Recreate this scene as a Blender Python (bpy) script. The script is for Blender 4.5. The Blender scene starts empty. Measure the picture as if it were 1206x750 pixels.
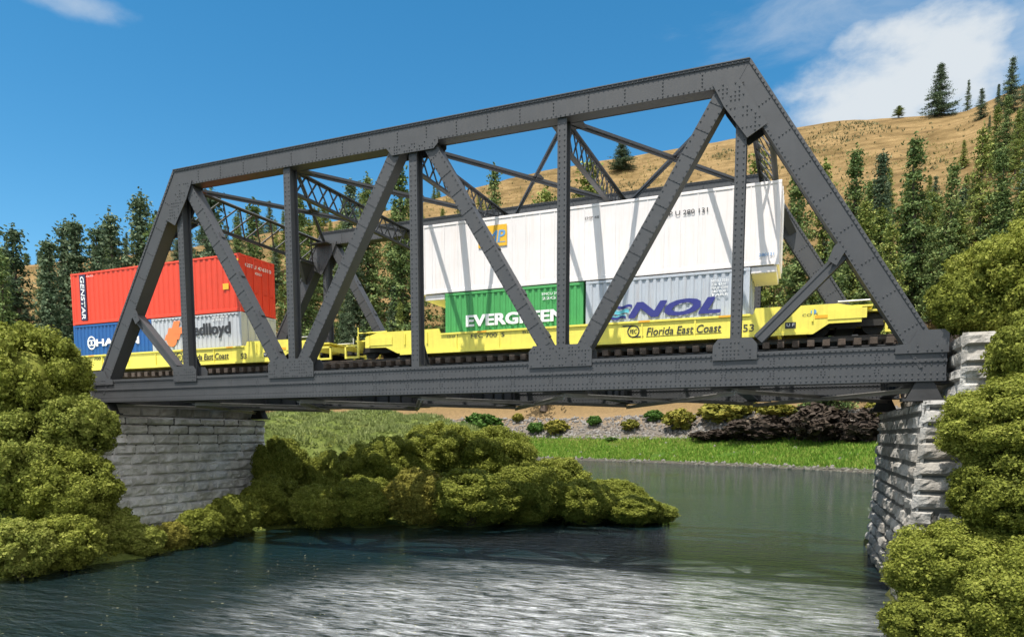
import bpy, bmesh, math, random
import numpy as np
from mathutils import Vector, noise as mnoise
R = math.radians
random.seed(7); rng = np.random.default_rng(7)
S = bpy.context.scene
col = S.collection

# ---------------------------------------------------------------- camera
CAM = np.array([30.543, -23.0456, 4.2]); FPX = 821.02; SY = 215.06; YAW = 0.389271; PIT = -0.093193
_fw = np.array([-math.sin(YAW)*math.cos(PIT), math.cos(YAW)*math.cos(PIT), math.sin(PIT)])
_rt = np.array([math.cos(YAW), math.sin(YAW), 0.0]); _up = np.cross(_rt, _fw)
def ray(x, y): return _fw + _rt*(x-603)/FPX - _up*(y-375-SY)/FPX
def atY(x, y, Y):
    d = ray(x, y); return CAM + d*(Y-CAM[1])/d[1]
def px_scale(P): return FPX/float((np.array(P)-CAM) @ _fw)         # pixels per metre at a point
cd = bpy.data.cameras.new('camera'); cam = bpy.data.objects.new('camera', cd); col.objects.link(cam)
cd.sensor_width = 36; cd.lens = FPX/1206*36; cd.shift_y = SY/1206; cd.clip_start = .1; cd.clip_end = 5000
cam.location = CAM; cam.rotation_euler = (math.pi/2+PIT, 0, YAW); S.camera = cam

# ---------------------------------------------------------------- helpers
class MB:
    def __init__(s): s.v = []; s.f = []
    def add(s, vs, fs):
        o = len(s.v); s.v += [tuple(map(float, v)) for v in vs]; s.f += [tuple(i+o for i in f) for f in fs]
    def box(s, x0, x1, y0, y1, z0, z1):
        s.add([(x0,y0,z0),(x1,y0,z0),(x1,y1,z0),(x0,y1,z0),(x0,y0,z1),(x1,y0,z1),(x1,y1,z1),(x0,y1,z1)],
              [(0,3,2,1),(4,5,6,7),(0,1,5,4),(1,2,6,5),(2,3,7,6),(3,0,4,7)])
    def prism(s, pts, y0, y1):                       # polygon in XZ, extruded along Y (points counter-clockwise seen from -Y)
        n = len(pts)
        s.add([(x,y0,z) for x,z in pts]+[(x,y1,z) for x,z in pts],
              [tuple(range(n)), tuple(range(2*n-1, n-1, -1))]+[(i, i+n, (i+1)%n+n, (i+1)%n) for i in range(n)])
    def bar(s, a, b, w, h, up=(0,0,1)):              # box beam between two 3D points, w sideways, h along up
        a = Vector(a); b = Vector(b); d = (b-a).normalized(); u = Vector(up)
        sd = d.cross(u)
        if sd.length < 1e-4: sd = d.cross(Vector((1,0,0)))
        sd.normalize(); u = sd.cross(d).normalized()
        vs = []
        for p in (a, b):
            for i, j in ((-1,-1),(1,-1),(1,1),(-1,1)): vs.append(p+sd*(i*w/2)+u*(j*h/2))
        s.add(vs, [(0,1,2,3)[::-1],(4,5,6,7),(0,1,5,4)[::1],(1,2,6,5),(2,3,7,6),(3,0,4,7)])
    def tube(s, a, b, r0, r1=None, n=8, cap=True):
        r1 = r0 if r1 is None else r1
        a = Vector(a); b = Vector(b); d = (b-a).normalized()
        u = d.cross(Vector((0,0,1)))
        if u.length < 1e-3: u = Vector((1,0,0))
        u.normalize(); w = d.cross(u)
        vs = []
        for p, r in ((a,r0),(b,r1)):
            for i in range(n):
                t = 2*math.pi*i/n; vs.append(p+u*(r*math.cos(t))+w*(r*math.sin(t)))
        fs = [(i,(i+1)%n,(i+1)%n+n,i+n) for i in range(n)]
        if cap: fs += [tuple(range(n))[::-1], tuple(range(n,2*n))]
        s.add(vs, fs)
    def rivet(s, p, nrm, r=.031):
        p = Vector(p); n = Vector(nrm); u = n.orthogonal().normalized(); w = n.cross(u)
        vs = []
        for rr, h in ((r, -.004), (r*.62, r*.62)):
            for i in range(5):
                t = 2*math.pi*i/5; vs.append(p+u*(rr*math.cos(t))+w*(rr*math.sin(t))+n*h)
        s.add(vs, [(i,(i+1)%5,(i+1)%5+5,i+5) for i in range(5)]+[(5,6,7,8,9)])
    def rivets(s, a, b, nrm, sp=.15, r=.031):
        a = Vector(a); b = Vector(b); L = (b-a).length; n = max(1, int(L/sp))
        for i in range(n+1): s.rivet(a.lerp(b, i/n), nrm, r)

ROOT = {}
def empty(name, loc):
    o = bpy.data.objects.new(name, None); col.objects.link(o); o.location = loc; o.empty_display_size = .3
    ROOT[o] = Vector(loc); return o
def tag(o, label=None, cat=None, group=None, kind=None):
    if label: o['label'] = label
    if cat: o['category'] = cat
    if group: o['group'] = group
    if kind: o['kind'] = kind
    return o
def origin_of(p):
    while p is not None and p.parent is not None: p = p.parent
    return ROOT.get(p, Vector((0,0,0))) if p is not None else Vector((0,0,0))
def link(name, me, mat, parent=None, base=None):
    o = bpy.data.objects.new(name, me); col.objects.link(o)
    if mat is not None and not me.materials: me.materials.append(mat)
    if parent is not None:
        o.parent = parent
    elif base is not None:
        o.location = base; ROOT[o] = Vector(base)
    return o
def build(name, mb, mat, parent=None, base=None, smooth=False, bevel=0):
    off = origin_of(parent) if parent is not None else Vector(base or (0,0,0))
    me = bpy.data.meshes.new(name)
    me.from_pydata([(x-off.x, y-off.y, z-off.z) for x,y,z in mb.v], [], mb.f); me.update()
    if smooth: me.polygons.foreach_set('use_smooth', [True]*len(me.polygons))
    o = link(name, me, mat, parent, base)
    if bevel:
        m = o.modifiers.new('bevel', 'BEVEL'); m.width = bevel; m.segments = 2; m.limit_method = 'ANGLE'
    return o
def npmesh(name, V, F, smooth=False):                # V (n,3), F (m,k) all the same k
    me = bpy.data.meshes.new(name); n, k = F.shape
    me.vertices.add(len(V)); me.vertices.foreach_set('co', np.asarray(V, np.float32).ravel())
    me.loops.add(n*k); me.loops.foreach_set('vertex_index', F.astype(np.int32).ravel())
    me.polygons.add(n); me.polygons.foreach_set('loop_start', np.arange(0, n*k, k, dtype=np.int32))
    if smooth: me.polygons.foreach_set('use_smooth', np.ones(n, bool))
    me.update(); me.validate(); return me
def copy_tree(o, loc, rotz=0, scale=None):
    c = o.copy(); col.objects.link(c); c.location = loc; c.rotation_euler = (0,0,rotz)
    if scale: c.scale = scale
    for ch in o.children:
        d = ch.copy(); col.objects.link(d); d.parent = c
        for g in ch.children:
            e = g.copy(); col.objects.link(e); e.parent = d
    return c

# ---------------------------------------------------------------- materials
def newmat(name):
    m = bpy.data.materials.new(name); m.use_nodes = True
    nt = m.node_tree; b = nt.nodes['Principled BSDF']; return m, nt, b
def N(nt, t, **kw):
    n = nt.nodes.new(t)
    for k, v in kw.items():
        if k in n.inputs: n.inputs[k].default_value = v
        else: setattr(n, k, v)
    return n
def ramp(nt, stops):
    r = nt.nodes.new('ShaderNodeValToRGB'); e = r.color_ramp.elements
    while len(e) < len(stops): e.new(.5)
    for i, (p, c) in enumerate(stops):
        e[i].position = p; e[i].color = (*c, 1) if len(c) == 3 else c
    return r
def paint(name, c, rough=.5, var=.15, scale=3, grime=0.0, grime_col=(.09,.06,.04), bump=0, metal=0, bscale=60, spec=.5):
    m, nt, b = newmat(name); L = nt.links.new
    tc = N(nt, 'ShaderNodeTexCoord'); n1 = N(nt, 'ShaderNodeTexNoise', Scale=scale, Detail=6.0, Roughness=.65)
    L(tc.outputs['Object'], n1.inputs['Vector'])
    lo = tuple(x*(1-var) for x in c); hi = tuple(min(1, x*(1+var)) for x in c)
    r = ramp(nt, [(.3, lo), (.7, hi)]); L(n1.outputs[0], r.inputs[0]); out = r.outputs[0]
    if grime:
        mp = N(nt, 'ShaderNodeMapping'); mp.inputs['Scale'].default_value = (7, 7, .35)
        n2 = N(nt, 'ShaderNodeTexNoise', Scale=1.0, Detail=8.0, Roughness=.7)
        L(tc.outputs['Object'], mp.inputs[0]); L(mp.outputs[0], n2.inputs['Vector'])
        r2 = ramp(nt, [(.5, (0,0,0)), (.8, (grime,)*3)]); L(n2.outputs[0], r2.inputs[0])
        mx = N(nt, 'ShaderNodeMix', data_type='RGBA'); L(r2.outputs[0], mx.inputs[0]); L(out, mx.inputs[6]); mx.inputs[7].default_value = (*grime_col, 1)
        out = mx.outputs[2]
    L(out, b.inputs['Base Color']); b.inputs['Roughness'].default_value = rough; b.inputs['Metallic'].default_value = metal
    b.inputs['Specular IOR Level'].default_value = spec
    if bump:
        n3 = N(nt, 'ShaderNodeTexNoise', Scale=float(bscale), Detail=4.0); bp = N(nt, 'ShaderNodeBump', Strength=bump, Distance=.02)
        L(tc.outputs['Object'], n3.inputs['Vector']); L(n3.outputs[0], bp.inputs['Height']); L(bp.outputs[0], b.inputs['Normal'])
    return m
STEEL = paint('bridge_steel', (.051,.053,.058), .62, .10, 1.6, .22, (.10,.09,.08), .08, bscale=25)
STEELL = paint('bracing_steel', (.30,.285,.27), .55, .2, 2, .35, (.1,.07,.05))
RAILM = paint('rail_steel', (.10,.075,.06), .45, .25, 6)
TIEM = paint('tie_wood', (.075,.055,.042), .85, .45, 5, 0, bump=.4)
TIEEND = paint('tie_end_grain', (.30,.26,.2), .85, .3, 9)
YELL = paint('car_yellow', (.86,.75,.12), .45, .07, 1.5, .4, (.45,.33,.08))
DARKM = paint('truck_dark', (.025,.022,.02), .7, .3, 5)
REDM = paint('container_red', (.74,.055,.019), .5, .06, 1.2, .25, (.55,.07,.03))
BLUEM = paint('container_blue', (.012,.10,.32), .5, .1, 1.2, .15, (.05,.08,.15))
GREYM = paint('container_grey', (.50,.52,.55), .5, .06, 1.2, .3, (.3,.24,.2))
GREYD = paint('container_pale_grey', (.46,.50,.56), .5, .07, 1.2, .45, (.36,.25,.17))
GREENM = paint('container_green', (.07,.36,.10), .5, .08, 1.2, .2, (.05,.18,.06))
WHITEM = paint('container_white', (.86,.81,.80), .45, .04, 1.0, .45, (.72,.56,.44))
WTXT = paint('lettering_white', (.85,.85,.85), .5, .03)
BTXT = paint('lettering_black', (.03,.03,.035), .5, .05)
NAVY = paint('lettering_navy', (.03,.035,.22), .5, .05)
CYAN = paint('lettering_cyan', (.12,.5,.62), .5, .05)
BLUE2 = paint('lettering_blue', (.03,.14,.45), .5, .05)
MIDBLUE = paint('lettering_midblue', (.14,.36,.66), .5, .05)
ORNG = paint('lettering_orange', (.85,.22,.06), .5, .05)
AMBER = paint('reflector_amber', (.85,.42,.03), .4, .05)
GOLD = paint('panel_gold', (.85,.48,.03), .5, .05)
PANELN = paint('panel_navy', (.02,.02,.07), .5, .05)
SILV = paint('pipe_silver', (.55,.55,.53), .4, .1, metal=.3)
BARK = paint('bark', (.09,.065,.05), .9, .35, 3, bump=.4)
LEDGE = paint('bearing_iron', (.035,.034,.035), .7, .2, 3)

def foliage(name, dark, mid, light, tr=.33, nscale=.8):
    m, nt, b = newmat(name); L = nt.links.new
    g = N(nt, 'ShaderNodeNewGeometry'); tc = N(nt, 'ShaderNodeTexCoord'); oi = N(nt, 'ShaderNodeObjectInfo')
    nz = N(nt, 'ShaderNodeTexNoise', Scale=nscale, Detail=3.0); L(tc.outputs['Object'], nz.inputs['Vector'])
    a = N(nt, 'ShaderNodeMath', operation='MULTIPLY'); L(g.outputs['Random Per Island'], a.inputs[0]); a.inputs[1].default_value = .55
    c = N(nt, 'ShaderNodeMath', operation='MULTIPLY_ADD'); L(nz.outputs[0], c.inputs[0]); c.inputs[1].default_value = .55; L(a.outputs[0], c.inputs[2])
    e = N(nt, 'ShaderNodeMath', operation='MULTIPLY_ADD'); L(oi.outputs['Random'], e.inputs[0]); e.inputs[1].default_value = .16; L(c.outputs[0], e.inputs[2])
    r = ramp(nt, [(.25, dark), (.6, mid), (.98, light)]); L(e.outputs[0], r.inputs[0])
    L(r.outputs[0], b.inputs['Base Color']); b.inputs['Roughness'].default_value = .75; b.inputs['Specular IOR Level'].default_value = .2
    if tr:
        t = N(nt, 'ShaderNodeBsdfTranslucent'); L(r.outputs[0], t.inputs[0]); mx = N(nt, 'ShaderNodeMixShader'); mx.inputs[0].default_value = tr
        L(b.outputs[0], mx.inputs[1]); L(t.outputs[0], mx.inputs[2]); L(mx.outputs[0], nt.nodes['Material Output'].inputs[0])
    return m
SHRUBM = foliage('shrub_leaves', (.105,.125,.018), (.215,.24,.034), (.36,.37,.08))
SHRUBY = foliage('shrub_leaves_pale', (.10,.125,.02), (.21,.24,.04), (.36,.37,.09))
SHRUBD = foliage('shrub_leaves_deep', (.09,.105,.017), (.178,.20,.029), (.30,.32,.06))
SHRUBO = foliage('shrub_leaves_ochre', (.13,.12,.022), (.24,.22,.04), (.36,.33,.07))
PINEM = foliage('pine_needles', (.05,.085,.028), (.11,.165,.05), (.28,.32,.11), .2, .35)
PINEB = foliage('pine_needles_dark', (.042,.07,.04), (.085,.13,.068), (.24,.28,.16), .2, .35)
PINEY = foliage('pine_needles_warm', (.07,.11,.025), (.155,.20,.042), (.36,.36,.10), .2, .35)
THICKM = foliage('thicket_twigs', (.026,.018,.013), (.042,.030,.022), (.065,.048,.034), 0, 1)
GRASSM = foliage('grass_blades', (.07,.16,.014), (.13,.26,.024), (.30,.33,.07), .3, .09)
DRYM = foliage('dry_tufts', (.16,.13,.05), (.26,.2,.07), (.2,.23,.07), .2, .15)

def stone(name, lo, hi, warm):
    m, nt, b = newmat(name); L = nt.links.new; tc = N(nt, 'ShaderNodeTexCoord')
    n1 = N(nt, 'ShaderNodeTexNoise', Scale=1.6, Detail=9.0, Roughness=.7); n2 = N(nt, 'ShaderNodeTexNoise', Scale=.7, Detail=5.0); n3 = N(nt, 'ShaderNodeTexNoise', Scale=14.0, Detail=6.0)
    for n in (n1, n2, n3): L(tc.outputs['Object'], n.inputs['Vector'])
    r = ramp(nt, [(.3, lo), (.5, tuple((a+c)/2 for a, c in zip(lo, hi))), (.72, hi)]); L(n1.outputs[0], r.inputs[0])
    mx = N(nt, 'ShaderNodeMix', data_type='RGBA', blend_type='MULTIPLY'); r2 = ramp(nt, [(.35, warm), (.65, (1,1,1))]); L(n2.outputs[0], r2.inputs[0])
    mx.inputs[0].default_value = .8; L(r.outputs[0], mx.inputs[6]); L(r2.outputs[0], mx.inputs[7])
    # damp, algae-dark band that the river leaves above its waterline, with a ragged top
    sx = N(nt, 'ShaderNodeSeparateXYZ'); L(tc.outputs['Object'], sx.inputs[0]); wz = N(nt, 'ShaderNodeMath', operation='MULTIPLY_ADD'); L(n2.outputs[0], wz.inputs[0]); wz.inputs[1].default_value = -1.6; L(sx.outputs[2], wz.inputs[2])
    wr = N(nt, 'ShaderNodeMapRange'); L(wz.outputs[0], wr.inputs[0]); wr.inputs[1].default_value = -1.5; wr.inputs[2].default_value = -.75; wr.inputs[3].default_value = .75; wr.inputs[4].default_value = 0
    ws = N(nt, 'ShaderNodeMix', data_type='RGBA'); L(wr.outputs[0], ws.inputs[0]); L(mx.outputs[2], ws.inputs[6]); ws.inputs[7].default_value = (.085, .085, .06, 1); L(ws.outputs[2], b.inputs['Base Color'])
    b.inputs['Roughness'].default_value = .9; bp = N(nt, 'ShaderNodeBump', Strength=.6, Distance=.05); L(n3.outputs[0], bp.inputs['Height']); L(bp.outputs[0], b.inputs['Normal'])
    return m
STONEL = stone('granite_grey', (.42,.41,.39), (.80,.785,.75), (.66,.65,.64))
MORTAR = paint('old_mortar', (.10,.097,.09), .95, .3, 4)
STONER = stone('granite_warm', (.24,.23,.215), (.52,.50,.47), (.62,.57,.51))
ROCKM = stone('riprap_rock', (.05,.048,.046), (.34,.32,.30), (.6,.5,.42))

# ---------------------------------------------------------------- sky and sun
SUN_EL, SUN_AZ = 69.5, -16                               # azimuth measured from the camera side (-Y) towards +X
w = bpy.data.worlds.new('World'); S.world = w; w.use_nodes = True; nt = w.node_tree; L = nt.links.new
bg = nt.nodes['Background']; sky = N(nt, 'ShaderNodeTexSky'); sky.sky_type = 'NISHITA'; sky.sun_disc = False
sky.sun_elevation = R(SUN_EL); sky.sun_rotation = R(180-SUN_AZ); sky.air_density = 1.0; sky.dust_density = .2; sky.ozone_density = 2.0; sky.altitude = 600
tc = N(nt, 'ShaderNodeTexCoord')
hs = N(nt, 'ShaderNodeHueSaturation', Hue=.486, Saturation=1.34, Value=1.28); L(sky.outputs[0], hs.inputs['Color'])
def cloud_mask(px, py, rx, ry, lo, hi, gain, nz, where=None):     # a bank of cloud round one direction of the sky
    d = ray(px, py); d = d/np.linalg.norm(d)
    az = math.atan2(d[0], d[1]); el = math.asin(d[2])
    if where: az, el = R(where[0]), R(where[1])
    sep = N(nt, 'ShaderNodeSeparateXYZ'); L(tc.outputs['Generated'], sep.inputs[0])
    at = N(nt, 'ShaderNodeMath', operation='ARCTAN2'); L(sep.outputs[0], at.inputs[0]); L(sep.outputs[1], at.inputs[1])
    ae = N(nt, 'ShaderNodeMath', operation='ARCSINE'); L(sep.outputs[2], ae.inputs[0])
    def sq(src, c, r):
        a = N(nt, 'ShaderNodeMath', operation='SUBTRACT'); L(src, a.inputs[0]); a.inputs[1].default_value = c
        b = N(nt, 'ShaderNodeMath', operation='DIVIDE'); L(a.outputs[0], b.inputs[0]); b.inputs[1].default_value = r
        c2 = N(nt, 'ShaderNodeMath', operation='POWER'); L(b.outputs[0], c2.inputs[0]); c2.inputs[1].default_value = 2; 
        ab = N(nt, 'ShaderNodeMath', operation='ABSOLUTE'); L(b.outputs[0], ab.inputs[0])
        m2 = N(nt, 'ShaderNodeMath', operation='MULTIPLY'); L(ab.outputs[0], m2.inputs[0]); L(ab.outputs[0], m2.inputs[1]); return m2.outputs[0]
    s = N(nt, 'ShaderNodeMath', operation='ADD'); L(sq(at.outputs[0], az, rx), s.inputs[0]); L(sq(ae.outputs[0], el, ry), s.inputs[1])
    m = N(nt, 'ShaderNodeMath', operation='SUBTRACT'); m.inputs[0].default_value = 1; L(s.outputs[0], m.inputs[1])   # 1 at the middle, 0 at the rim
    q = N(nt, 'ShaderNodeMath', operation='MULTIPLY_ADD'); L(m.outputs[0], q.inputs[0]); q.inputs[1].default_value = .45; L(nz, q.inputs[2])
    mr = N(nt, 'ShaderNodeMapRange'); mr.interpolation_type = 'SMOOTHSTEP'; L(q.outputs[0], mr.inputs[0]); mr.inputs[1].default_value = lo; mr.inputs[2].default_value = hi; mr.inputs[4].default_value = gain
    return mr.outputs[0]
mp = N(nt, 'ShaderNodeMapping'); mp.inputs['Scale'].default_value = (1, 1, 1.8); L(tc.outputs['Generated'], mp.inputs[0])
nz1 = N(nt, 'ShaderNodeTexNoise', Scale=7.0, Detail=9.0, Roughness=.58); L(mp.outputs[0], nz1.inputs['Vector'])
mp2 = N(nt, 'ShaderNodeMapping'); mp2.inputs['Scale'].default_value = (1, 1, 3.2); mp2.inputs['Rotation'].default_value = (R(10), R(14), 0); L(tc.outputs['Generated'], mp2.inputs[0])
nz2 = N(nt, 'ShaderNodeTexNoise', Scale=5.0, Detail=10.0, Roughness=.62, Distortion=.6); L(mp2.outputs[0], nz2.inputs['Vector'])
masks = [cloud_mask(1055, 95, .155, .085, .61, .93, .96, nz1.outputs[0]),
         cloud_mask(1000, 5, .30, .075, .70, 1.15, .42, nz2.outputs[0]),
         cloud_mask(1180, 40, .16, .11, .62, 1.2, .5, nz2.outputs[0]),
         cloud_mask(60, -4, .12, .026, .78, 1.15, .5, nz1.outputs[0]),
         cloud_mask(760, -700, .8, .36, .55, .8, 1.0, nz1.outputs[0])]  # last one: unseen bright bank overhead, added so the ripples reflect white
acc = masks[0]
for k in masks[1:-1]:
    mx = N(nt, 'ShaderNodeMath', operation='MAXIMUM'); L(acc, mx.inputs[0]); L(k, mx.inputs[1]); acc = mx.outputs[0]
mix = N(nt, 'ShaderNodeMix', data_type='RGBA'); L(acc, mix.inputs[0]); L(hs.outputs[0], mix.inputs[6]); mix.inputs[7].default_value = (5.6, 6.0, 6.3, 1)
added_clouds = masks[-1]
for wh, rx_, ry_ in (((118,38),1.05,.58),((-128,40),.85,.5)):  # unseen bright banks beside and behind the camera, added as soft fill
    k = cloud_mask(0, 0, rx_, ry_, .45, .62, 1.0, nz1.outputs[0], wh); mx = N(nt, 'ShaderNodeMath', operation='MAXIMUM'); L(added_clouds, mx.inputs[0]); L(k, mx.inputs[1]); added_clouds = mx.outputs[0]
mixb = N(nt, 'ShaderNodeMix', data_type='RGBA'); L(added_clouds, mixb.inputs[0]); L(mix.outputs[2], mixb.inputs[6]); mixb.inputs[7].default_value = (13, 13.2, 13.4, 1)
L(mixb.outputs[2], bg.inputs[0]); bg.inputs[1].default_value = .09
sd = bpy.data.lights.new('sun', 'SUN'); sd.energy = 4.7; sd.angle = R(.5); sd.color = (1, .95, .86)
so = bpy.data.objects.new('sun', sd); col.objects.link(so); so.location = (40,-40,60)
tosun = Vector((math.sin(R(SUN_AZ))*math.cos(R(SUN_EL)), -math.cos(R(SUN_AZ))*math.cos(R(SUN_EL)), math.sin(R(SUN_EL))))
so.rotation_euler = tosun.to_track_quat('Z', 'Y').to_euler()
S.view_settings.view_transform = 'Standard'; S.view_settings.look = 'None'; S.view_settings.gamma = 1; S.view_settings.exposure = .58

# ---------------------------------------------------------------- terrain
def interp(x, tab): return np.interp(x, [t[0] for t in tab], [t[1] for t in tab])
WL = -.8
SHORE = [(-900,214),(0,196),(300,178),(520,165),(620,155),(700,143),(850,124),(1040,104.5),(1130,88),(1300,66),(1700,60),(2300,70)]
CREST = [(-900,335),(-300,330),(0,318),(200,298),(330,274),(430,255),(520,234),(600,210),(700,190),(800,174),(900,155),(960,147),(1000,143),(1060,141),(1110,137),(1150,119),(1206,92),(1400,60),(2300,90)]
def dirx(px):
    d = ray(px, 513); h = math.hypot(d[0], d[1]); return d[0]/h, d[1]/h, d, h
def elev_at(px, y, r):
    d = ray(px, y); return CAM[2] + r*d[2]/math.hypot(d[0], d[1])
RC = 345
def far_z(px, r, nz=True):
    r0 = interp(px, SHORE); zc = elev_at(px, interp(px, CREST), RC)
    g = r0+27 if px < 1100 else r0+27
    z = np.interp(r, [r0-12, r0-.5, r0+1.5, r0+27, r0+32, r0+41, r0+53], [-4, -.95, -.4, 3.0, 4.0, 9.0, 9.9])
    if r > r0+48:
        s = min(1, (r-(r0+48))/(RC-(r0+48))); zs = 9.6+(zc-9.6)*(s**.92)
        z = max(z, zs)
        if r > RC: z = zc - (r-RC)*.22
    if nz and r > r0:
        x, y = dirx(px)[:2]; X = CAM[0]+x*r; Y = CAM[1]+y*r
        amp = min(1, (r-r0)/60)
        z += (mnoise.fractal(Vector((X*.03, Y*.03, 3)), 1, 2, 4)*1.6*amp + mnoise.noise(Vector((X*.25, Y*.25, 9)))*.28*min(1, (r-r0)/20))*(1 if r < RC-40 else .6)
    return float(z)
def far_pt(px, r):
    x, y = dirx(px)[:2]; return Vector((CAM[0]+x*r, CAM[1]+y*r, far_z(px, r)))
pxs = np.arange(-900, 2301, 14.0)
frac = [-12,-6,-2,-.5,.6,1.5,3,5]+list(np.arange(7,64,2.2))
V = []; COLR = []
nr = len(frac)+62
for px in pxs:
    r0 = interp(px, SHORE); rs = [r0+f for f in frac]; rest = np.concatenate([np.linspace(rs[-1]+2.5, RC-6, 44), np.array([RC-2.5, RC, RC+2.5, RC+8, RC+18, RC+32, RC+50, RC+70, RC+95, RC+130, RC+180, RC+240, RC+300, RC+400, RC+520, RC+700, RC+900, RC+1200])])
    for r in list(rs)+list(rest):
        x, y = dirx(px)[:2]; V.append((CAM[0]+x*r, CAM[1]+y*r, max(far_z(px, r), -5 if r < RC else 2))); COLR.append((r-r0))
m_, n_ = len(pxs), nr
idx = np.arange(m_*n_).reshape(m_, n_)
F = np.stack([idx[:-1,:-1], idx[1:,:-1], idx[1:,1:], idx[:-1,1:]], -1).reshape(-1, 4)
me = npmesh('far_bank_hillside', np.array(V), F, True)
at = me.attributes.new('from_shore', 'FLOAT', 'POINT'); at.data.foreach_set('value', np.array(COLR, np.float32))
m, nt, b = newmat('hillside_ground'); L = nt.links.new
tc = N(nt, 'ShaderNodeTexCoord'); av = N(nt, 'ShaderNodeAttribute', attribute_name='from_shore')
na = N(nt, 'ShaderNodeTexNoise', Scale=.09, Detail=8.0, Roughness=.65); nb = N(nt, 'ShaderNodeTexNoise', Scale=.8, Detail=8.0, Roughness=.75); nc = N(nt, 'ShaderNodeTexNoise', Scale=.02, Detail=6.0)
mp = N(nt, 'ShaderNodeMapping'); mp.inputs['Scale'].default_value = (.25, .25, 1.6); L(tc.outputs['Object'], mp.inputs[0])
nd = N(nt, 'ShaderNodeTexNoise', Scale=.35, Detail=7.0, Roughness=.7); L(mp.outputs[0], nd.inputs['Vector'])
for q in (na, nb, nc): L(tc.outputs['Object'], q.inputs['Vector'])
# distance from the shore, roughened by noise, picks wet gravel / bright grass / rubble / dry golden grass
ad = N(nt, 'ShaderNodeMath', operation='MULTIPLY_ADD'); L(nb.outputs[0], ad.inputs[0]); ad.inputs[1].default_value = 5; L(av.outputs['Fac'], ad.inputs[2])
dv = N(nt, 'ShaderNodeMath', operation='DIVIDE'); L(ad.outputs[0], dv.inputs[0]); dv.inputs[1].default_value = 100
zr = ramp(nt, [(0, (.07,.06,.05)), (.034, (.10,.09,.075)), (.046, (.06,.10,.014)), (.16, (.062,.125,.014)), (.28, (.10,.12,.022)), (.325, (.16,.13,.06)), (.365, (.17,.15,.13)), (.45, (.27,.19,.11)), (.53, (.24,.16,.075)), (.63, (.24,.158,.068))]); L(dv.outputs[0], zr.inputs[0])
dry = ramp(nt, [(.28, (.125,.082,.036)), (.46, (.24,.158,.068)), (.62, (.31,.21,.095)), (.8, (.19,.14,.055))]); L(nd.outputs[0], dry.inputs[0])
tone = ramp(nt, [(.35, (.52,.52,.44)), (.6, (1,1,1))]); L(na.outputs[0], tone.inputs[0])
dm = N(nt, 'ShaderNodeMix', data_type='RGBA', blend_type='MULTIPLY'); dm.inputs[0].default_value = .9; L(dry.outputs[0], dm.inputs[6]); L(tone.outputs[0], dm.inputs[7])
sel = N(nt, 'ShaderNodeMapRange'); L(ad.outputs[0], sel.inputs[0]); sel.inputs[1].default_value = 53; sel.inputs[2].default_value = 63
mx = N(nt, 'ShaderNodeMix', data_type='RGBA'); L(sel.outputs[0], mx.inputs[0]); L(zr.outputs[0], mx.inputs[6]); L(dm.outputs[2], mx.inputs[7])
fine = ramp(nt, [(.3, (.6,.6,.6)), (.7, (1.0,1.0,1.0))]); L(nb.outputs[0], fine.inputs[0])
m2 = N(nt, 'ShaderNodeMix', data_type='RGBA', blend_type='MULTIPLY'); m2.inputs[0].default_value = .8; L(mx.outputs[2], m2.inputs[6]); L(fine.outputs[0], m2.inputs[7])
L(m2.outputs[2], b.inputs['Base Color']); b.inputs['Roughness'].default_value = .95; b.inputs['Specular IOR Level'].default_value = .1
bp = N(nt, 'ShaderNodeBump', Strength=.7, Distance=.6); L(nb.outputs[0], bp.inputs['Height']); L(bp.outputs[0], b.inputs['Normal'])
tag(link('hillside', me, m), kind='structure')

# river bed and water
mb = MB(); mb.add([(-1500,-900,-4.5),(1500,-900,-4.5),(1500,1800,-4.5),(-1500,1800,-4.5)], [(0,1,2,3)])
tag(build('river_bed', mb, paint('river_silt', (.05,.05,.035), .9, .3, .3)), kind='structure')
m, nt, b = newmat('river_water'); L = nt.links.new
tc = N(nt, 'ShaderNodeTexCoord')
def wnoise(sx, sy, rot, sc, det, rough=.6, dist=0.):
    mp = N(nt, 'ShaderNodeMapping'); mp.inputs['Scale'].default_value = (sx, sy, 1); mp.inputs['Rotation'].default_value = (0,0,rot)
    L(tc.outputs['Object'], mp.inputs[0]); n = N(nt, 'ShaderNodeTexNoise', Scale=sc, Detail=det, Roughness=rough, Distortion=dist); L(mp.outputs[0], n.inputs['Vector']); return n
n1 = wnoise(.45, 1.5, YAW*-1, 1.6, 5., .55, .4); n2 = wnoise(.6, 1.4, -.2, 5., 5., .6, .3); n3 = wnoise(1, 1, 0, .055, 4., .5)
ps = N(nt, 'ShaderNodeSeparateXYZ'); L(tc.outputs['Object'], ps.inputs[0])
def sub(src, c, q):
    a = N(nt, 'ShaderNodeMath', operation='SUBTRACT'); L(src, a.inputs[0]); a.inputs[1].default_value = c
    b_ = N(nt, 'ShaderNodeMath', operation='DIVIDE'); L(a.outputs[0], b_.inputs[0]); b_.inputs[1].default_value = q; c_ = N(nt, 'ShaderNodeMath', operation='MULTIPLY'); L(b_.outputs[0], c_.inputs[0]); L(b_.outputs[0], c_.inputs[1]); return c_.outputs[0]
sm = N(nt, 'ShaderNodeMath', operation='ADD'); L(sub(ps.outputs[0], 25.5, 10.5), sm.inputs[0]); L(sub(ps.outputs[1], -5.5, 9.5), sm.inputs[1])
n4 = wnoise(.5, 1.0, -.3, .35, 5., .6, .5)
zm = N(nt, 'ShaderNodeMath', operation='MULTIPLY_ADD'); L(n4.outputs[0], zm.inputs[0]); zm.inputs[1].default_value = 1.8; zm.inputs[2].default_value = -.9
z2 = N(nt, 'ShaderNodeMath', operation='SUBTRACT'); L(zm.outputs[0], z2.inputs[0]); L(sm.outputs[0], z2.inputs[1])
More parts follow.
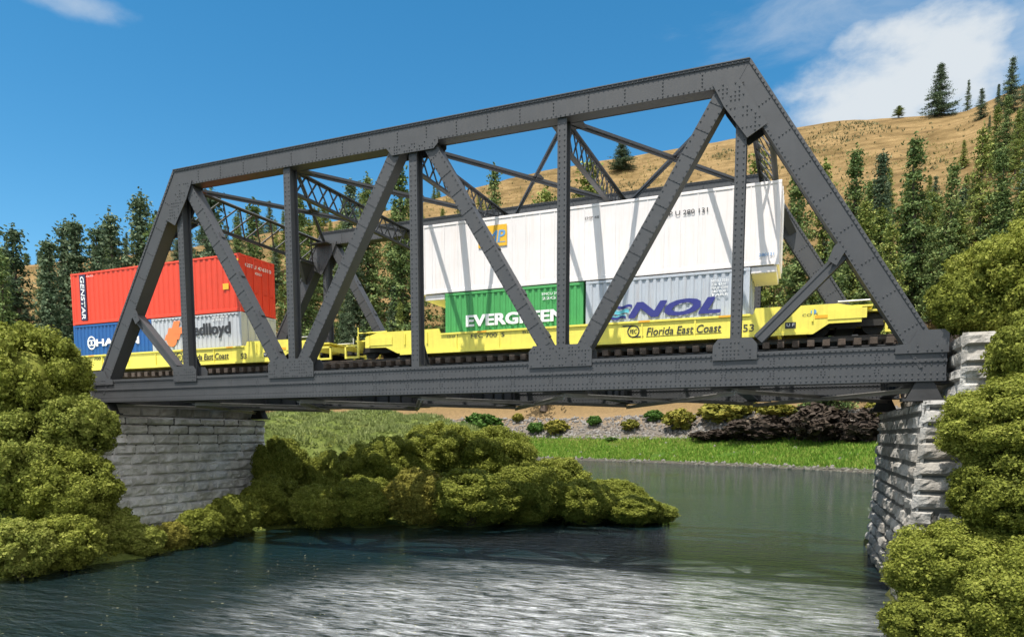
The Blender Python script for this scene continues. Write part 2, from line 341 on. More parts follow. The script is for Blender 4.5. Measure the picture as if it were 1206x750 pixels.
glare_zone = N(nt, 'ShaderNodeMapRange'); glare_zone.interpolation_type = 'SMOOTHSTEP'; L(z2.outputs[0], glare_zone.inputs[0]); glare_zone.inputs[1].default_value = -1.35; glare_zone.inputs[2].default_value = .45
# ripples: stronger bump in random patches and across the area of painted glare
rf = ramp(nt, [(.38, (.35,)*3), (.62, (1,)*3)]); L(n3.outputs[0], rf.inputs[0]); bs = N(nt, 'ShaderNodeMath', operation='MAXIMUM'); L(rf.outputs[0], bs.inputs[0]); L(glare_zone.outputs[0], bs.inputs[1])
h = N(nt, 'ShaderNodeMath', operation='MULTIPLY_ADD'); L(n2.outputs[0], h.inputs[0]); h.inputs[1].default_value = .33; L(n1.outputs[0], h.inputs[2])
bp = N(nt, 'ShaderNodeBump', Distance=.42); L(bs.outputs[0], bp.inputs['Strength']); L(h.outputs[0], bp.inputs['Height']); L(bp.outputs[0], b.inputs['Normal'])
dc = ramp(nt, [(.4, (.004,.015,.018)), (.65, (.008,.015,.015))]); L(n3.outputs[0], dc.inputs[0]); n5 = wnoise(.42, 1.5, -.38, 2.4, 10., .76, .9); glare = ramp(nt, [(.40, (.02,.02,.02)), (.53, (.5,.5,.5)), (.66, (1,1,1))]); L(n5.outputs[0], glare.inputs[0]); glare_mask = N(nt, 'ShaderNodeMath', operation='MULTIPLY'); L(glare.outputs[0], glare_mask.inputs[0]); L(glare_zone.outputs[0], glare_mask.inputs[1]); fx = N(nt, 'ShaderNodeMix', data_type='RGBA'); L(glare_mask.outputs[0], fx.inputs[0]); L(dc.outputs[0], fx.inputs[6]); fx.inputs[7].default_value = (.62, .64, .65, 1); L(fx.outputs[2], b.inputs['Base Color'])  # silvery sky glare painted into the water's base colour as pale streaks
b.inputs['Roughness'].default_value = .06; b.inputs['IOR'].default_value = 1.333; b.inputs['Specular IOR Level'].default_value = .6
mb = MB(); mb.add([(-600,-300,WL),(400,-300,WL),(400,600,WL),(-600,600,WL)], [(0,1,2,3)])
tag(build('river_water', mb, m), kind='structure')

# shrub list first: the banks are fitted under them.  (pixel centre, Y plane, half sizes in pixels, kind, label)
SH = [   # Y None: the shrub stands at the waterline
 (32,452,-4.0,64,66,'M','large olive shrub at the top of the left bank, beside the yellow car'),
 (-45,470,-5,70,80,'D','olive shrub at the left edge, half out of view beside the topmost shrub'),
 (92,508,-3.6,42,40,'Y','bright olive shrub touching the left end of the bridge'),
 (10,545,-5.4,62,62,'Y','bright olive shrub at the left edge, halfway down the bank'),
 (80,578,-4.4,55,50,'M','olive shrub in front of the grey stone pier corner'),
 (22,648,None,42,36,'Y','yellow green shrub overhanging the water in the lower left corner'),
 (78,640,None,42,34,'M','green shrub at the waterline right of the lower left corner shrub'),
 (125,628,None,34,32,'Y','pale shrub at the waterline under the near corner of the left pier'),
 (167,638,None,25,19,'Y','small yellow green shrub at the foot of the left pier, by the leaf-strewn water'),
 (202,632,None,22,17,'O','small ochre tinged shrub at the foot of the left pier'),
 (236,622,None,28,22,'D','dark olive shrub in front of the middle of the left pier'),
 (276,608,None,30,25,'D','dark olive shrub below the far corner of the left pier'),
 (322,592,None,36,30,'D','dark shrub at the waterline right of the left pier'),
 (332,560,10.0,34,42,'D','tall dark shrub beside the left pier at the root of the spit'),
 (392,571,11.2,36,38,'D','deep green shrub second along the spit from the left pier'),
 (376,598,None,32,26,'M','olive shrub by the water in front of the deep green shrub'),
 (428,592,None,40,30,'M','olive shrub by the water at the left part of the spit'),
 (455,557,14,50,40,'M','broad olive shrub below the pale grass slope'),
 (518,542,15.6,54,42,'M','broad olive shrub forming the left crest of the spit'),
 (585,548,16.8,54,42,'M','broad olive shrub at the highest right crest of the spit'),
 (492,588,None,38,34,'O','olive and ochre shrub by the water mid spit'),
 (555,588,None,58,33,'M','rounded shrub at the waterline under the spit crest'),
 (620,583,None,46,35,'M','shaded olive shrub at the waterline right of the rounded one'),
 (655,578,17.5,42,38,'M','olive shrub where the spit starts to slope down'),
 (688,592,None,38,26,'M','low olive shrub on the falling part of the spit'),
 (716,590,19.2,42,25,'M','low shrub behind the falling part of the spit'),
 (745,601,None,34,18,'M','low shrub second from the tip of the spit'),
 (776,605,None,24,12,'Y','smallest shrub at the very tip of the spit'),
 (1196,345,1.0,80,74,'M','large green shrub above the stones at the right end of the bridge'),
 (1136,360,.4,38,38,'D','green shrub reaching over the end gusset of the bridge'),
 (1224,425,-2.0,50,62,'D','shaded green shrub at the right edge beside the stone backwall'),
 (1192,505,-2.6,80,58,'M','broad green shrub covering the front of the right pier'),
 (1200,585,-3.2,74,56,'D','shaded green shrub at the right edge below the broad one'),
 (1128,672,-3.6,78,56,'M','bushy green shrub at the foot of the right pier'),
 (1105,738,-4.6,56,44,'D','green shrub overhanging the water at the bottom edge'),
 (1210,715,-4.8,85,76,'M','green shrub in the lower right corner'),
]
shr = []
for px, py, Y, rx, rz, kind, lab in SH:
    if Y is None:
        d = ray(px, py+rz); Y = float((CAM+d*((WL-.05-CAM[2])/d[2]))[1])+.25
    P = atY(px, py, Y); s = px_scale(P); shr.append((P, rx/s, rz/s, kind, lab))
def bank(name, x0, x1, y0, y1, step, anchors, mat, pw=3.2):
    A = np.array(anchors, float); xs = np.arange(x0, x1+.01, step); ys = np.arange(y0, y1+.01, step)
    gx, gy = np.meshgrid(xs, ys, indexing='ij'); P = np.stack([gx.ravel(), gy.ravel()], -1)
    d = np.sqrt(((P[:,None,:]-A[None,:,:2])**2).sum(-1))+.35; wt = d**-pw; z = (wt*A[None,:,2]).sum(1)/wt.sum(1)
    z += np.array([mnoise.fractal(Vector((p[0]*.35, p[1]*.35, 0)), 1, 2, 4)*.13 for p in P])
    idx = np.arange(len(P)).reshape(len(xs), len(ys))
    F = np.stack([idx[:-1,:-1], idx[1:,:-1], idx[1:,1:], idx[:-1,1:]], -1).reshape(-1, 4)
    o = link(name, npmesh(name, np.column_stack([P, z]), F, True), mat); return tag(o, kind='structure'), (xs, ys, z.reshape(len(xs), len(ys)))
def ground_mat(name, lo, mid, hi, sc=2.2):
    m, nt, b = newmat(name); L = nt.links.new; tc = N(nt, 'ShaderNodeTexCoord')
    n1 = N(nt, 'ShaderNodeTexNoise', Scale=sc, Detail=9.0, Roughness=.75); L(tc.outputs['Object'], n1.inputs['Vector'])
    n2 = N(nt, 'ShaderNodeTexNoise', Scale=.12*sc, Detail=5.0); L(tc.outputs['Object'], n2.inputs['Vector'])
    ad = N(nt, 'ShaderNodeMath', operation='MULTIPLY_ADD'); L(n2.outputs[0], ad.inputs[0]); ad.inputs[1].default_value = .5; 
    hf = N(nt, 'ShaderNodeMath', operation='MULTIPLY'); L(n1.outputs[0], hf.inputs[0]); hf.inputs[1].default_value = .55; L(hf.outputs[0], ad.inputs[2])
    r = ramp(nt, [(.35, lo), (.52, mid), (.7, hi)]); L(ad.outputs[0], r.inputs[0]); L(r.outputs[0], b.inputs['Base Color'])
    b.inputs['Roughness'].default_value = .95; b.inputs['Specular IOR Level'].default_value = .1
    bp = N(nt, 'ShaderNodeBump', Strength=.9, Distance=.2); L(n1.outputs[0], bp.inputs['Height']); L(bp.outputs[0], b.inputs['Normal']); return m
BANKM = ground_mat('bank_turf', (.055,.075,.018), (.12,.15,.035), (.21,.23,.075))
SOILM = ground_mat('bank_soil', (.05,.05,.02), (.09,.095,.03), (.14,.14,.05))
anc = []
for P, rx, rz, kind, lab in shr[:28]: anc.append((P[0], P[1]+.2, max(WL+.12, P[2]-rz*.75)))
wl_pts = []
for x, y in [(-60,715),(10,686),(60,676),(120,662),(170,657),(205,650),(240,644),(275,634),(320,623),(380,624),(430,622),(480,622),(555,621),(620,618),(690,618),(745,619),(785,617)]:
    d = ray(x, y); p = CAM+d*((WL-CAM[2])/d[2]); wl_pts.append(p)
for k, p in enumerate(wl_pts):
    t = wl_pts[min(k+1, len(wl_pts)-1)]-wl_pts[max(k-1, 0)]; n = np.array([t[1], -t[0]])/math.hypot(t[0], t[1])
    anc.append((p[0]+n[0]*.1, p[1]+n[1]*.1, WL-.02)); 
    for q in (1.5, 3.2): anc.append((p[0]+n[0]*q, p[1]+n[1]*q, WL-1.0*q))
anc += [(x,y,-3.8) for x,y in [(26.5,19),(27,22),(24.5,24),(21.5,27.5),(19,31),(17,36),(16,42),(13,50),(6,62),(-4,74),(-20,92),(-45,110),(17,-20),(20,-5),(22,4),(28,12),(28,28),(24,40),(20,55),(8,75),(15,-28),(12,-16)]]
anc += [(22.5,22.5,-.6),(19,25.5,-.5),(16,29,-.4),(14,34,-.4),(12,42,-.5),(6,53,-.5),(-6,66,-.5),(-24,82,-.5)]
anc += [(x,y,-.66) for x in (.9,1.7,2.5,3.3) for y in (-2.4,-1.5,-.6,.4,1.4,2.4,3.4,4.4,5.4,6.4,7.4,8.4,9.4)]+[(2.6,10.6,.0),(3.5,11.8,.8),(1.5,12.2,1.2)]
anc += [(x,y,6.9) for x in (-1.2,-6,-12,-20,-32,-60,-100) for y in (1,4,7,10)]
anc += [(-1.5,-2.2,4.4),(-3,-4.5,5.2),(-2,-7,4.0),(-6,-8,5.4),(-12,-8,5.5),(1,-10,2),(-4,-14,3.5),(2,-14,.8),(-2,-20,1.0),(-10,-20,4),(-25,-18,5.5),(-25,-5,6.3)]
anc += [(-17,36,6.9),(-11,40,6.9),(-5,40,6.3),(-1,39,5.3),(3,37,4.0),(7,33,2.2),(-8,30,5.8),(-1,28,4.9),(5,26,3.6),(10,23,2.6),(-3,20,4.4),(4,19,3.2),(-14,22,6.2),(-22,52,6),(-10,54,3.6),(-2,49,1.6),(-30,30,7),(-45,65,5),(-60,60,6),(-60,20,7.5),(-100,40,8),(-100,-20,7),(14,21,1.6)]
_, LB = bank('left_bank', -130, 30, -32, 80, .9, anc, BANKM)
anc2 = []
for P, rx, rz, kind, lab in shr[28:]: anc2.append((P[0]+.2, P[1]+.1, max(WL+.12, P[2]-rz*.7)))
anc2 += [(31.2,y,-3.2) for y in (-12,-10.5,-9,-7.5,-6,-4.5,-3,-1.5,0,2,4,6,8,10,12,14,16)]+[(31.5,20,-3),(31,24,-3.5),(31,30,-3.5),(31,36,-3.5),(31,42,-3.5),(31,48,-3.5),(34,28,-3.5),(36,34,-3.5),(38,42,-3.5),(44,48,-3.5),(36,48,-3.5),(33,24,-3),(44,40,-2.5),(55,48,-1.5)]
anc2 += [(x,y,WL-1.3) for x in (32,32.6,33.1) for y in (-3.4,-2.6,-1.8,-1,0,3,6,9)]+[(33.5,-1.6,WL-.2),(33.9,-1.1,-.6),(34.4,-1.5,-.3),(34.5,-2.4,.2),(34.9,-1.2,.6),(35.5,-1.4,2.3),(36.2,-1.4,4.4),(37.2,-1.3,6.3),(33.4,-3,-.8),(33.9,-4,-.4)]
anc2 += [(34.6,y,-.7) for y in (3,7,9.5)]+[(x,y,6.9) for x in (36.6,39,42,50,70,95) for y in (0.5,3,6,9)]+[(36.3,11.5,4.5),(36,14,2),(38,20,2),(45,25,3),(60,20,6),(60,35,3),(80,40,4),(38,-8,4),(45,-8,6),(60,-10,7),(38,-16,1.5),(50,-20,4),(70,-25,6),(34,-12,-.3),(33,-10,-1.4),(36,-20,-1.2),(45,-30,0)]
_, RB = bank('right_bank', 30.5, 100, -32, 48, .8, anc2, SOILM)
def bank_z(B, x, y):
    xs, ys, z = B; i = int(np.clip(round((x-xs[0])/(xs[1]-xs[0])), 0, len(xs)-1)); j = int(np.clip(round((y-ys[0])/(ys[1]-ys[0])), 0, len(ys)-1)); return float(z[i, j])

# ---------------------------------------------------------------- truss bridge
PN = 5.7181; WI = 9.93; DY = .56                      # panel length, inner face of far truss, truss thickness
ZB, ZC, ZT0, ZT = 5.767, 6.765, 14.74, 15.423
br = empty('truss_bridge', (3*PN, 5.2, ZB))
tag(br, 'dark grey riveted steel through truss bridge spanning the river on stone piers', 'bridge')
def beam2(mb, a, b, wd, y0, y1, strips=True, riv=True, outer=-1, sp=.16, batt=0, sa=0, sb=0):   # sa, sb: skew of the end cuts
    a = Vector((a[0],0,a[1])); b = Vector((b[0],0,b[1])); d = (b-a).normalized(); n = Vector((-d.z,0,d.x))
    q = [a-n*wd/2+d*sa, b-n*wd/2-d*sb, b+n*wd/2+d*sb, a+n*wd/2-d*sa]
    def pr(P, ya, yb):
        P = [(p.x, p.z) for p in P]
        ar = sum(P[i][0]*P[(i+1)%4][1]-P[(i+1)%4][0]*P[i][1] for i in range(4))
        mb.prism(P if ar > 0 else P[::-1], ya, yb)
    pr(q, y0, y1)
    st = .09
    for yo, sg in ((y0,-1),(y1,1)):
        if strips:
            for k in (-1, 1):
                c = n*(k*(wd/2-st/2+.012)); e = n*(st/2)
                k2 = 1-st/wd*2; pr([a+c-e-d*(sa*k*k2), b+c-e+d*(sb*k*k2), b+c+e+d*(sb*k), a+c+e-d*(sa*k)] if k > 0 else [a+c-e-d*(sa*k), b+c-e+d*(sb*k), b+c+e+d*(sb*k*k2), a+c+e-d*(sa*k*k2)], min(yo, yo+sg*.022), max(yo, yo+sg*.022))
        if riv and sg == outer:
            for k in (-1, 1):
                c = n*(k*(wd/2-st/2)); o = Vector((0, yo+sg*(.022 if strips else 0), 0)); mb.rivets(a+c+o, b+c+o, (0,sg,0), sp)
            if batt:
                nb = int((b-a).length/batt)
                for i in range(1, nb):
                    p = a.lerp(b, i/nb)
                    for k in np.arange(-wd/2+.15, wd/2-.1, .11): mb.rivet(p+n*float(k)+Vector((0,yo,0)), (0,sg,0))
def gusset(mb, pts, yo, sg, sp=.15):
    y0, y1 = sorted((yo+sg*.024, yo+sg*.055)); mb.prism(pts, y0, y1); yy = yo+sg*.055
    xs = [p[0] for p in pts]; zs = [p[1] for p in pts]
    def inside(x, z, mg=.06):
        n = len(pts)
        for i in range(n):
            x1, z1 = pts[i]; x2, z2 = pts[(i+1)%n]; l = math.hypot(x2-x1, z2-z1)
            if ((x2-x1)*(z-z1)-(z2-z1)*(x-x1))/l < mg: return False
        return True
    for x in np.arange(min(xs)+.08, max(xs), sp):
        for z in np.arange(min(zs)+.08, max(zs), sp):
            if inside(x, z) and rng.random() < .55: mb.rivet((float(x), yy, float(z)), (0,sg,0))
M = 6*PN
def mir(pts): return [(M-x, z) for x, z in pts][::-1]
hipR = [tuple(atY(x, y, 0)[[0,2]]) for x, y in ((853,127),(880,163),(904,146),(869,91),(839,100))]
hipR = [(float(a), float(b)) for a, b in hipR]
WC = ZT-ZT0; HX, HZ = 5.70, (ZT+ZT0)/2; EPA, EPB = (.36, 6.30), (HX, HZ)
MIT = WC/2*math.tan(.5*math.atan2(EPB[1]-EPA[1], EPB[0]-EPA[0]))
for near in (True, False):
    y0, y1 = (0, DY) if near else (WI, WI+DY); out = -1 if near else 1
    outer_y = y0 if near else y1; nn = (0,out,0)
    mb = MB()                                         # top chord
    beam2(mb, (HX, HZ), (M-HX, HZ), WC, y0, y1, batt=1.15, outer=-1, sa=MIT, sb=MIT)
    mb.box(HX-MIT+.02, M-HX+MIT-.02, y0-.05, y1+.05, ZT-.0, ZT+.03)
    build('top_chord', mb, STEEL, br)
    mb = MB()                                         # bottom chord with three ribs and stiffener rivets
    mb.box(0, M, y0, y1, ZB, ZC)
    for za, zb in ((ZC-.10, ZC+.014), ((ZB+ZC)/2+.02, (ZB+ZC)/2+.10), (ZB-.014, ZB+.12)):
        mb.box(-.012, M+.012, y0-.028, y1+.028, za, zb)
    for z in (ZC-.05, ZC-.19, (ZB+ZC)/2+.06, (ZB+ZC)/2-.05, ZB+.21, ZB+.07):
        yy = y0-.028 if abs(z-(ZC-.05)) < .01 or abs(z-ZB-.07) < .01 or abs(z-(ZB+ZC)/2-.06) < .01 else y0
        mb.rivets((.06,yy,z), (M-.06,yy,z), (0,-1,0), .155)
    for x in np.arange(1.1, M-1, 1.43):
        for dx in (-.05,.05):
            for z in (ZC-.27, ZC-.35, ZB+.28, ZB+.36): mb.rivet((float(x)+dx, y0, z), (0,-1,0), .024)
    build('bottom_chord', mb, STEEL, br)
    for side in (0, 1):
        a, b_ = EPA, EPB
        if side: a, b_ = (M-a[0], a[1]), (M-b_[0], b_[1])
        mb = MB(); beam2(mb, a, b_, WC, y0+.006, y1-.006, batt=1.1, outer=-1, sb=MIT if not side else -MIT); build('end_post', mb, STEEL, br)
        mb = MB(); g = [(-.03,ZC-.22),(1.3,ZC-.22),(1.3,ZC+.02),(.95,ZC+.06),(.75,ZC+.42),(.1,ZC+.42),(-.03,ZC+.3)]
        if side: g = mir(g)
        gusset(mb, g, y0, -1, .12); build('gusset_plate', mb, STEEL, br); mb = MB(); gusset(mb, g, y1, 1, .3); build('gusset_plate', mb, STEEL, br); mb = MB()
        g = [(M-x, z) for x, z in hipR][::-1] if not side else hipR
        gusset(mb, g, y0, -1, .12); build('gusset_plate', mb, STEEL, br); mb = MB(); gusset(mb, g, y1, 1, .3); build('gusset_plate', mb, STEEL, br)
        a, b_ = (2.78, 9.5), (5.05, 7.18)             # short strut from end post down to the first panel point
        if side: a, b_ = (M-a[0], a[1]), (M-b_[0], b_[1])
        mb = MB(); beam2(mb, a, b_, .30, y0+.1, y1-.1, strips=True, riv=False); build('sub_strut', mb, STEEL, br)
        mb = MB(); g = [(2.72,9.55),(2.93,9.17),(3.17,9.33),(3.02,9.72),(2.9,9.83)]
        gusset(mb, g if not side else mir(g), y0, -1, .13); build('gusset_plate', mb, STEEL, br)
    for i in range(1, 6):
        mb = MB(); x = i*PN
        mb.box(x-.05, x+.05, y0+.1, y1-.1, ZC+.01, ZT0-.01)
        for yy in (y0+.055, y1-.105): mb.box(x-.16, x+.16, yy, yy+.05, ZC+.01, ZT0-.01)
        mb.rivets((x-.09, y0+.055, ZC+.3), (x-.09, y0+.055, ZT0-.2), (0,-1,0), .17); mb.rivets((x+.09, y0+.055, ZC+.3), (x+.09, y0+.055, ZT0-.2), (0,-1,0), .17)
        mb.prism([(x-.15,ZC+.015),(x+.15,ZC+.015),(x+.15,ZC+.1),(x-.15,ZC+.1)], y0+.06, y1-.06)
        build('vertical_post', mb, STEEL, br)
        mb = MB(); sgn = 1 if near else -1; yb = y1-.08 if near else y0+.08        # knee plate from the post to the floor beam
        v = [(x-.02,yb,ZC+1.0),(x-.02,yb,ZC-.1),(x-.02,yb+sgn*.62,ZC-.1),(x+.02,yb,ZC+1.0),(x+.02,yb,ZC-.1),(x+.02,yb+sgn*.62,ZC-.1)]
        mb.add(v, [(0,1,2),(5,4,3),(0,3,4,1),(1,4,5,2),(2,5,3,0)])
        mb.bar((x,yb+sgn*.02,ZC+1.02),(x,yb+sgn*.64,ZC-.08), .22, .04, (0,sgn,1)); build('knee_bracket', mb, STEEL, br)
    dg = [((6.05,15.0),(10.98,6.62)), ((11.62,6.62),(16.62,14.9)), ((17.68,14.9),(22.70,6.62)), ((23.34,6.62),(28.26,15.0))]
    for a, b_ in dg:
        mb = MB(); beam2(mb, a, b_, .47, y0+.03, y1-.03, strips=False, batt=.8, outer=-1, sp=.2)
        va = Vector((a[0],0,a[1])); vb = Vector((b_[0],0,b_[1])); d = (vb-va).normalized(); n = Vector((-d.z,0,d.x))
        if n.z < 0: n = -n
        for t in (.3,.5,.7,.88):                       # tie-plate lugs on the inner edge
            p = va.lerp(vb, t)+n*.235; mb.bar(p+Vector((0,y1-.2,0))-d*.12, p+Vector((0,y1-.2,0))+d*.12, .22, .09, n)
        for k in range(2, 12):
            p = va.lerp(vb, k/12); mb.bar(p-n*.235+Vector((0,y0+.025,0)), p+n*.235+Vector((0,y0+.025,0)), .012, .05, d)
        build('diagonal', mb, STEEL, br)
    for c, hw, zt in ((PN,.66,7.22),(2*PN,1.13,7.30),(4*PN,1.13,7.30),(5*PN,.66,7.22)):
        mb = MB(); g = [(c-hw,ZC-.21),(c+hw,ZC-.21),(c+hw,zt-.2),(c+hw-.16,zt),(c-hw+.16,zt),(c-hw,zt-.2)]
        gusset(mb, g, y0, -1, .115); build('gusset_plate', mb, STEEL, br); mb = MB(); gusset(mb, g, y1, 1, .3); build('gusset_plate', mb, STEEL, br)
    mb = MB(); c = 3*PN
    g = [(c-.82,14.44),(c+.92,14.44),(c+1.1,14.62),(c+1.1,14.83),(c-1.1,14.83),(c-1.1,14.78)]
    gusset(mb, g, y0, -1, .105); build('gusset_plate', mb, STEEL, br); mb = MB(); gusset(mb, g, y1, 1, .3); build('gusset_plate', mb, STEEL, br)
    for x, nm in ((.5,'bearing_shoe'), (M-.5,'bearing_shoe')):
        mb = MB(); mb.prism([(x-.45,5.27),(x+.45,5.27),(x+.22,ZB-.02),(x-.22,ZB-.02)], y0+.05, y1-.05); mb.box(x-.55, x+.55, y0-.05, y1+.05, 5.2, 5.27); build(nm, mb, LEDGE, br)
def lattice(mb, A, B, dn, depth, panels, fl=.13, lc=.075):    # lattice girder from A to B; dn = direction of its depth
    A = Vector(A); B = Vector(B); dn = Vector(dn).normalized(); ln = (B-A).normalized(); sd = ln.cross(dn)
    for k in (0, 1):
        o = dn*(depth*k); mb.bar(A+o, B+o, .20, .05, dn); mb.bar(A+o+dn*(.05 if k == 0 else -.05), B+o+dn*(.05 if k == 0 else -.05), .03, fl, dn)
    for i in range(panels):
        p = A.lerp(B, i/panels); q = A.lerp(B, (i+1)/panels)
        mb.bar(p, q+dn*depth, .03, lc, dn); mb.bar(p+dn*depth+sd*.035, q+sd*.035, .03, lc, dn)
yn, yf = DY, WI
for i in (2, 3, 4):
    mb = MB(); x = i*PN; lattice(mb, (x,yn,ZT0+.05), (x,yf,ZT0+.05), (0,0,-1), .92, 13); build('top_strut', mb, STEEL, br)
ed = (Vector((EPA[0],0,EPA[1]))-Vector((EPB[0],0,EPB[1]))).normalized()
for side in (0, 1):
    d = Vector((ed.x if not side else -ed.x, 0, ed.z)); P = Vector((EPB[0] if not side else M-EPB[0], 0, EPB[1]))+d*.15
    mb = MB(); lattice(mb, P+Vector((0,yn,0)), P+Vector((0,yf,0)), d, 1.35, 9, .15, .07)
    for ya, sg in ((yn,1),(yf,-1)):                    # solid corner brackets of the portal
        a = P+d*1.35+Vector((0,ya,0)); b_ = P+d*2.5+Vector((0,ya,0)); c = P+d*1.35+Vector((0,ya+sg*1.2,0)); t = Vector((-d.z,0,d.x))*.02
        mb.add([a-t,b_-t,c-t,a+t,b_+t,c+t], [(0,1,2),(5,4,3),(0,3,4,1),(1,4,5,2),(2,5,3,0)])
        mb.bar(b_, c, .3, .05, d)
    build('portal_bracing', mb, STEEL, br)
for i in range(1, 5):
    for (ia, ya), (ib, yb) in (((i,yn),(i+1,yf)), ((i,yf),(i+1,yn))):
        mb = MB(); dz = .0 if ya == yn else .1
        mb.bar((ia*PN,ya,ZT0+.12+dz), (ib*PN,yb,ZT0+.12+dz), .14, .10); mb.bar((ia*PN,ya,ZT0+.05+dz), (ib*PN,yb,ZT0+.05+dz), .03, .16); build('top_lateral_brace', mb, STEEL, br)
    mb = MB(); c = ((i+.5)*PN, (yn+yf)/2); mb.box(c[0]-.28, c[0]+.28, c[1]-.22, c[1]+.22, ZT0+.155, ZT0+.185); build('gusset_plate', mb, STEEL, br)
for i in range(1, 6):
    for ya, sg in ((yn,1),(yf,-1)):
        mb = MB(); x = i*PN; y_ = sorted((ya, ya+sg*.55)); mb.prism([(x-.55,ZT0+.0),(x+.55,ZT0+.0),(x+.55,ZT0+.03),(x-.55,ZT0+.03)], y_[0], y_[1]); build('gusset_plate', mb, STEEL, br)
for i in range(7):
    x = min(max(i*PN, .55), M-.55); mb = MB()
    mb.box(x-.03, x+.03, yn-.02, yf+.02, 5.78, 6.86)
    for z in (5.76, 6.86): mb.box(x-.22, x+.22, yn-.02, yf+.02, z, z+.05)
    for y in np.arange(1.4, 9.5, 1.15):
        mb.box(x-.13, x+.13, float(y), float(y)+.04, 5.81, 6.86)
    build('floor_beam', mb, STEEL, br)
TY = 4.97
for dy in (-1.1, -.45, .45, 1.1):
    mb = MB(); y = TY+dy
    mb.box(.02, M-.02, y-.025, y+.025, 6.915, 7.22); mb.box(.02, M-.02, y-.16, y+.16, 7.22, 7.262); mb.box(.02, M-.02, y-.15, y+.15, 6.912, 6.95); build('stringer', mb, STEEL, br)
for i in range(6):
    xa, xb = max(i*PN, .4), min((i+1)*PN, M-.4)
    for k, (p, q) in enumerate((((xa,yn-.1),(xb,yf+.1)), ((xa,yf+.1),(xb,yn-.1)))):
        mb = MB(); z = ZB-.09-.07*k; mb.bar((p[0],p[1],z), (q[0],q[1],z), .24, .03); mb.bar((p[0],p[1],z-.06), (q[0],q[1],z-.06), .025, .13); build('bottom_lateral_brace', mb, STEELL, br)
    mb = MB(); c = ((xa+xb)/2, (yn+yf)/2); mb.box(c[0]-.5, c[0]+.5, c[1]-.3, c[1]+.3, ZB-.225, ZB-.205); build('gusset_plate', mb, STEELL, br)
for i in range(7):
    for ya, sg in ((yn-.25,1),(yf+.25,-1)):
        x = min(max(i*PN, .6), M-.6); y_ = sorted((ya, ya+sg*.95)); mb = MB(); mb.box(x-.75, x+.75, y_[0], y_[1], ZB-.06, ZB-.035); build('gusset_plate', mb, STEEL, br)

# ---------------------------------------------------------------- railway track
tr = empty('railway_track', (17, TY, 7.26)); tag(tr, 'railway track with dark wooden ties and rusty rails running across the bridge deck', 'railway track')
for dy in (-.76, .76):
    mb = MB(); y = TY+dy; x0, x1 = -22, 60
    mb.prism([(x0,7.49),(x1,7.49),(x1,7.51),(x0,7.51)], y-.07, y+.07); mb.box(x0, x1, y-.012, y+.012, 7.51, 7.62); mb.box(x0, x1, y-.036, y+.036, 7.62, 7.66); build('rail', mb, RAILM, tr)
xs = [x for x in np.arange(-8.0, 38.5, .485)]
for k, x in enumerate(xs):
    mb = MB(); j = random.uniform(-.03,.03); x = float(x); mb.box(x-.115, x+.115, TY-1.5+j, TY+1.5+j, 7.268, 7.488)
    o = build('tie', mb, TIEM, tr, bevel=.012)
    mb = MB()
    for dy in (-.76, .76):
        mb.box(x-.09, x+.09, TY+dy-.17, TY+dy+.17, 7.489, 7.497)
        for q in (-1,1): mb.tube((x+.05*q, TY+dy+.1*q, 7.497), (x+.05*q, TY+dy+.1*q, 7.54), .018, n=5)
    build('tie_plate', mb, RAILM, o)

# ---------------------------------------------------------------- lettering
def text(parent, s, x0, x1, z0, z1, Y, mat, bold=0, shear=0, rot=False, name='lettering', keep=False, slope=0):
    cu = bpy.data.curves.new(name, 'FONT'); cu.body = s; cu.shear = shear; cu.resolution_u = 3; cu.extrude = .0
    ob = bpy.data.objects.new(name, cu); col.objects.link(ob); bpy.context.view_layer.update()
    me = bpy.data.meshes.new_from_object(ob.evaluated_get(bpy.context.evaluated_depsgraph_get())); col.objects.unlink(ob); bpy.data.objects.remove(ob)
    n = len(me.vertices); co = np.zeros(n*3, np.float32); me.vertices.foreach_get('co', co); co = co.reshape(-1, 3)
    lo = co[:,:2].min(0); hi = co[:,:2].max(0); u = (co[:,0]-lo[0])/(hi[0]-lo[0]); v = (co[:,1]-lo[1])/(hi[1]-lo[1])
    if rot: X = x0+v*(x1-x0); Z = z1-u*(z1-z0)
    else: X = x0+u*(x1-x0); Z = z0+v*(z1-z0)+slope*u*(x1-x0)
    off = origin_of(parent); co = np.column_stack([X-off.x, np.full(n, Y-off.y), Z-off.z]).astype(np.float32)
    if bold:                                        # heavier strokes: the same glyphs again, shifted a little
        nl = len(me.loops); npoly = len(me.polygons); lv = np.zeros(nl, np.int32); me.loops.foreach_get('vertex_index', lv); ls = np.zeros(npoly, np.int32); me.polygons.foreach_get('loop_start', ls)
        bw = bold*(abs(x1-x0) if rot else abs(z1-z0)); cs, ls_, ll = [], [], []
        for k, (dx, dz) in enumerate(((0,0),(1,0),(-1,0),(0,.6),(0,-.6),(1,.6),(-1,-.6),(-1,.6),(1,-.6))):
            c2 = co.copy(); c2[:,0] += dx*bw; c2[:,2] += dz*bw; c2[:,1] -= .0007*k; cs.append(c2); ll.append(lv+k*n); ls_.append(ls+k*nl)
        me2 = bpy.data.meshes.new(name); V_ = np.concatenate(cs); L_ = np.concatenate(ll); S_ = np.concatenate(ls_)
        me2.vertices.add(len(V_)); me2.vertices.foreach_set('co', V_.ravel()); me2.loops.add(len(L_)); me2.loops.foreach_set('vertex_index', L_); me2.polygons.add(len(S_)); me2.polygons.foreach_set('loop_start', S_); me2.update(calc_edges=True); me2.validate()
        return link(name, me2, mat, parent)
    me.vertices.foreach_set('co', co.ravel()); me.materials.clear(); me.update(); me.name = name
    return link(name, me, mat, parent)
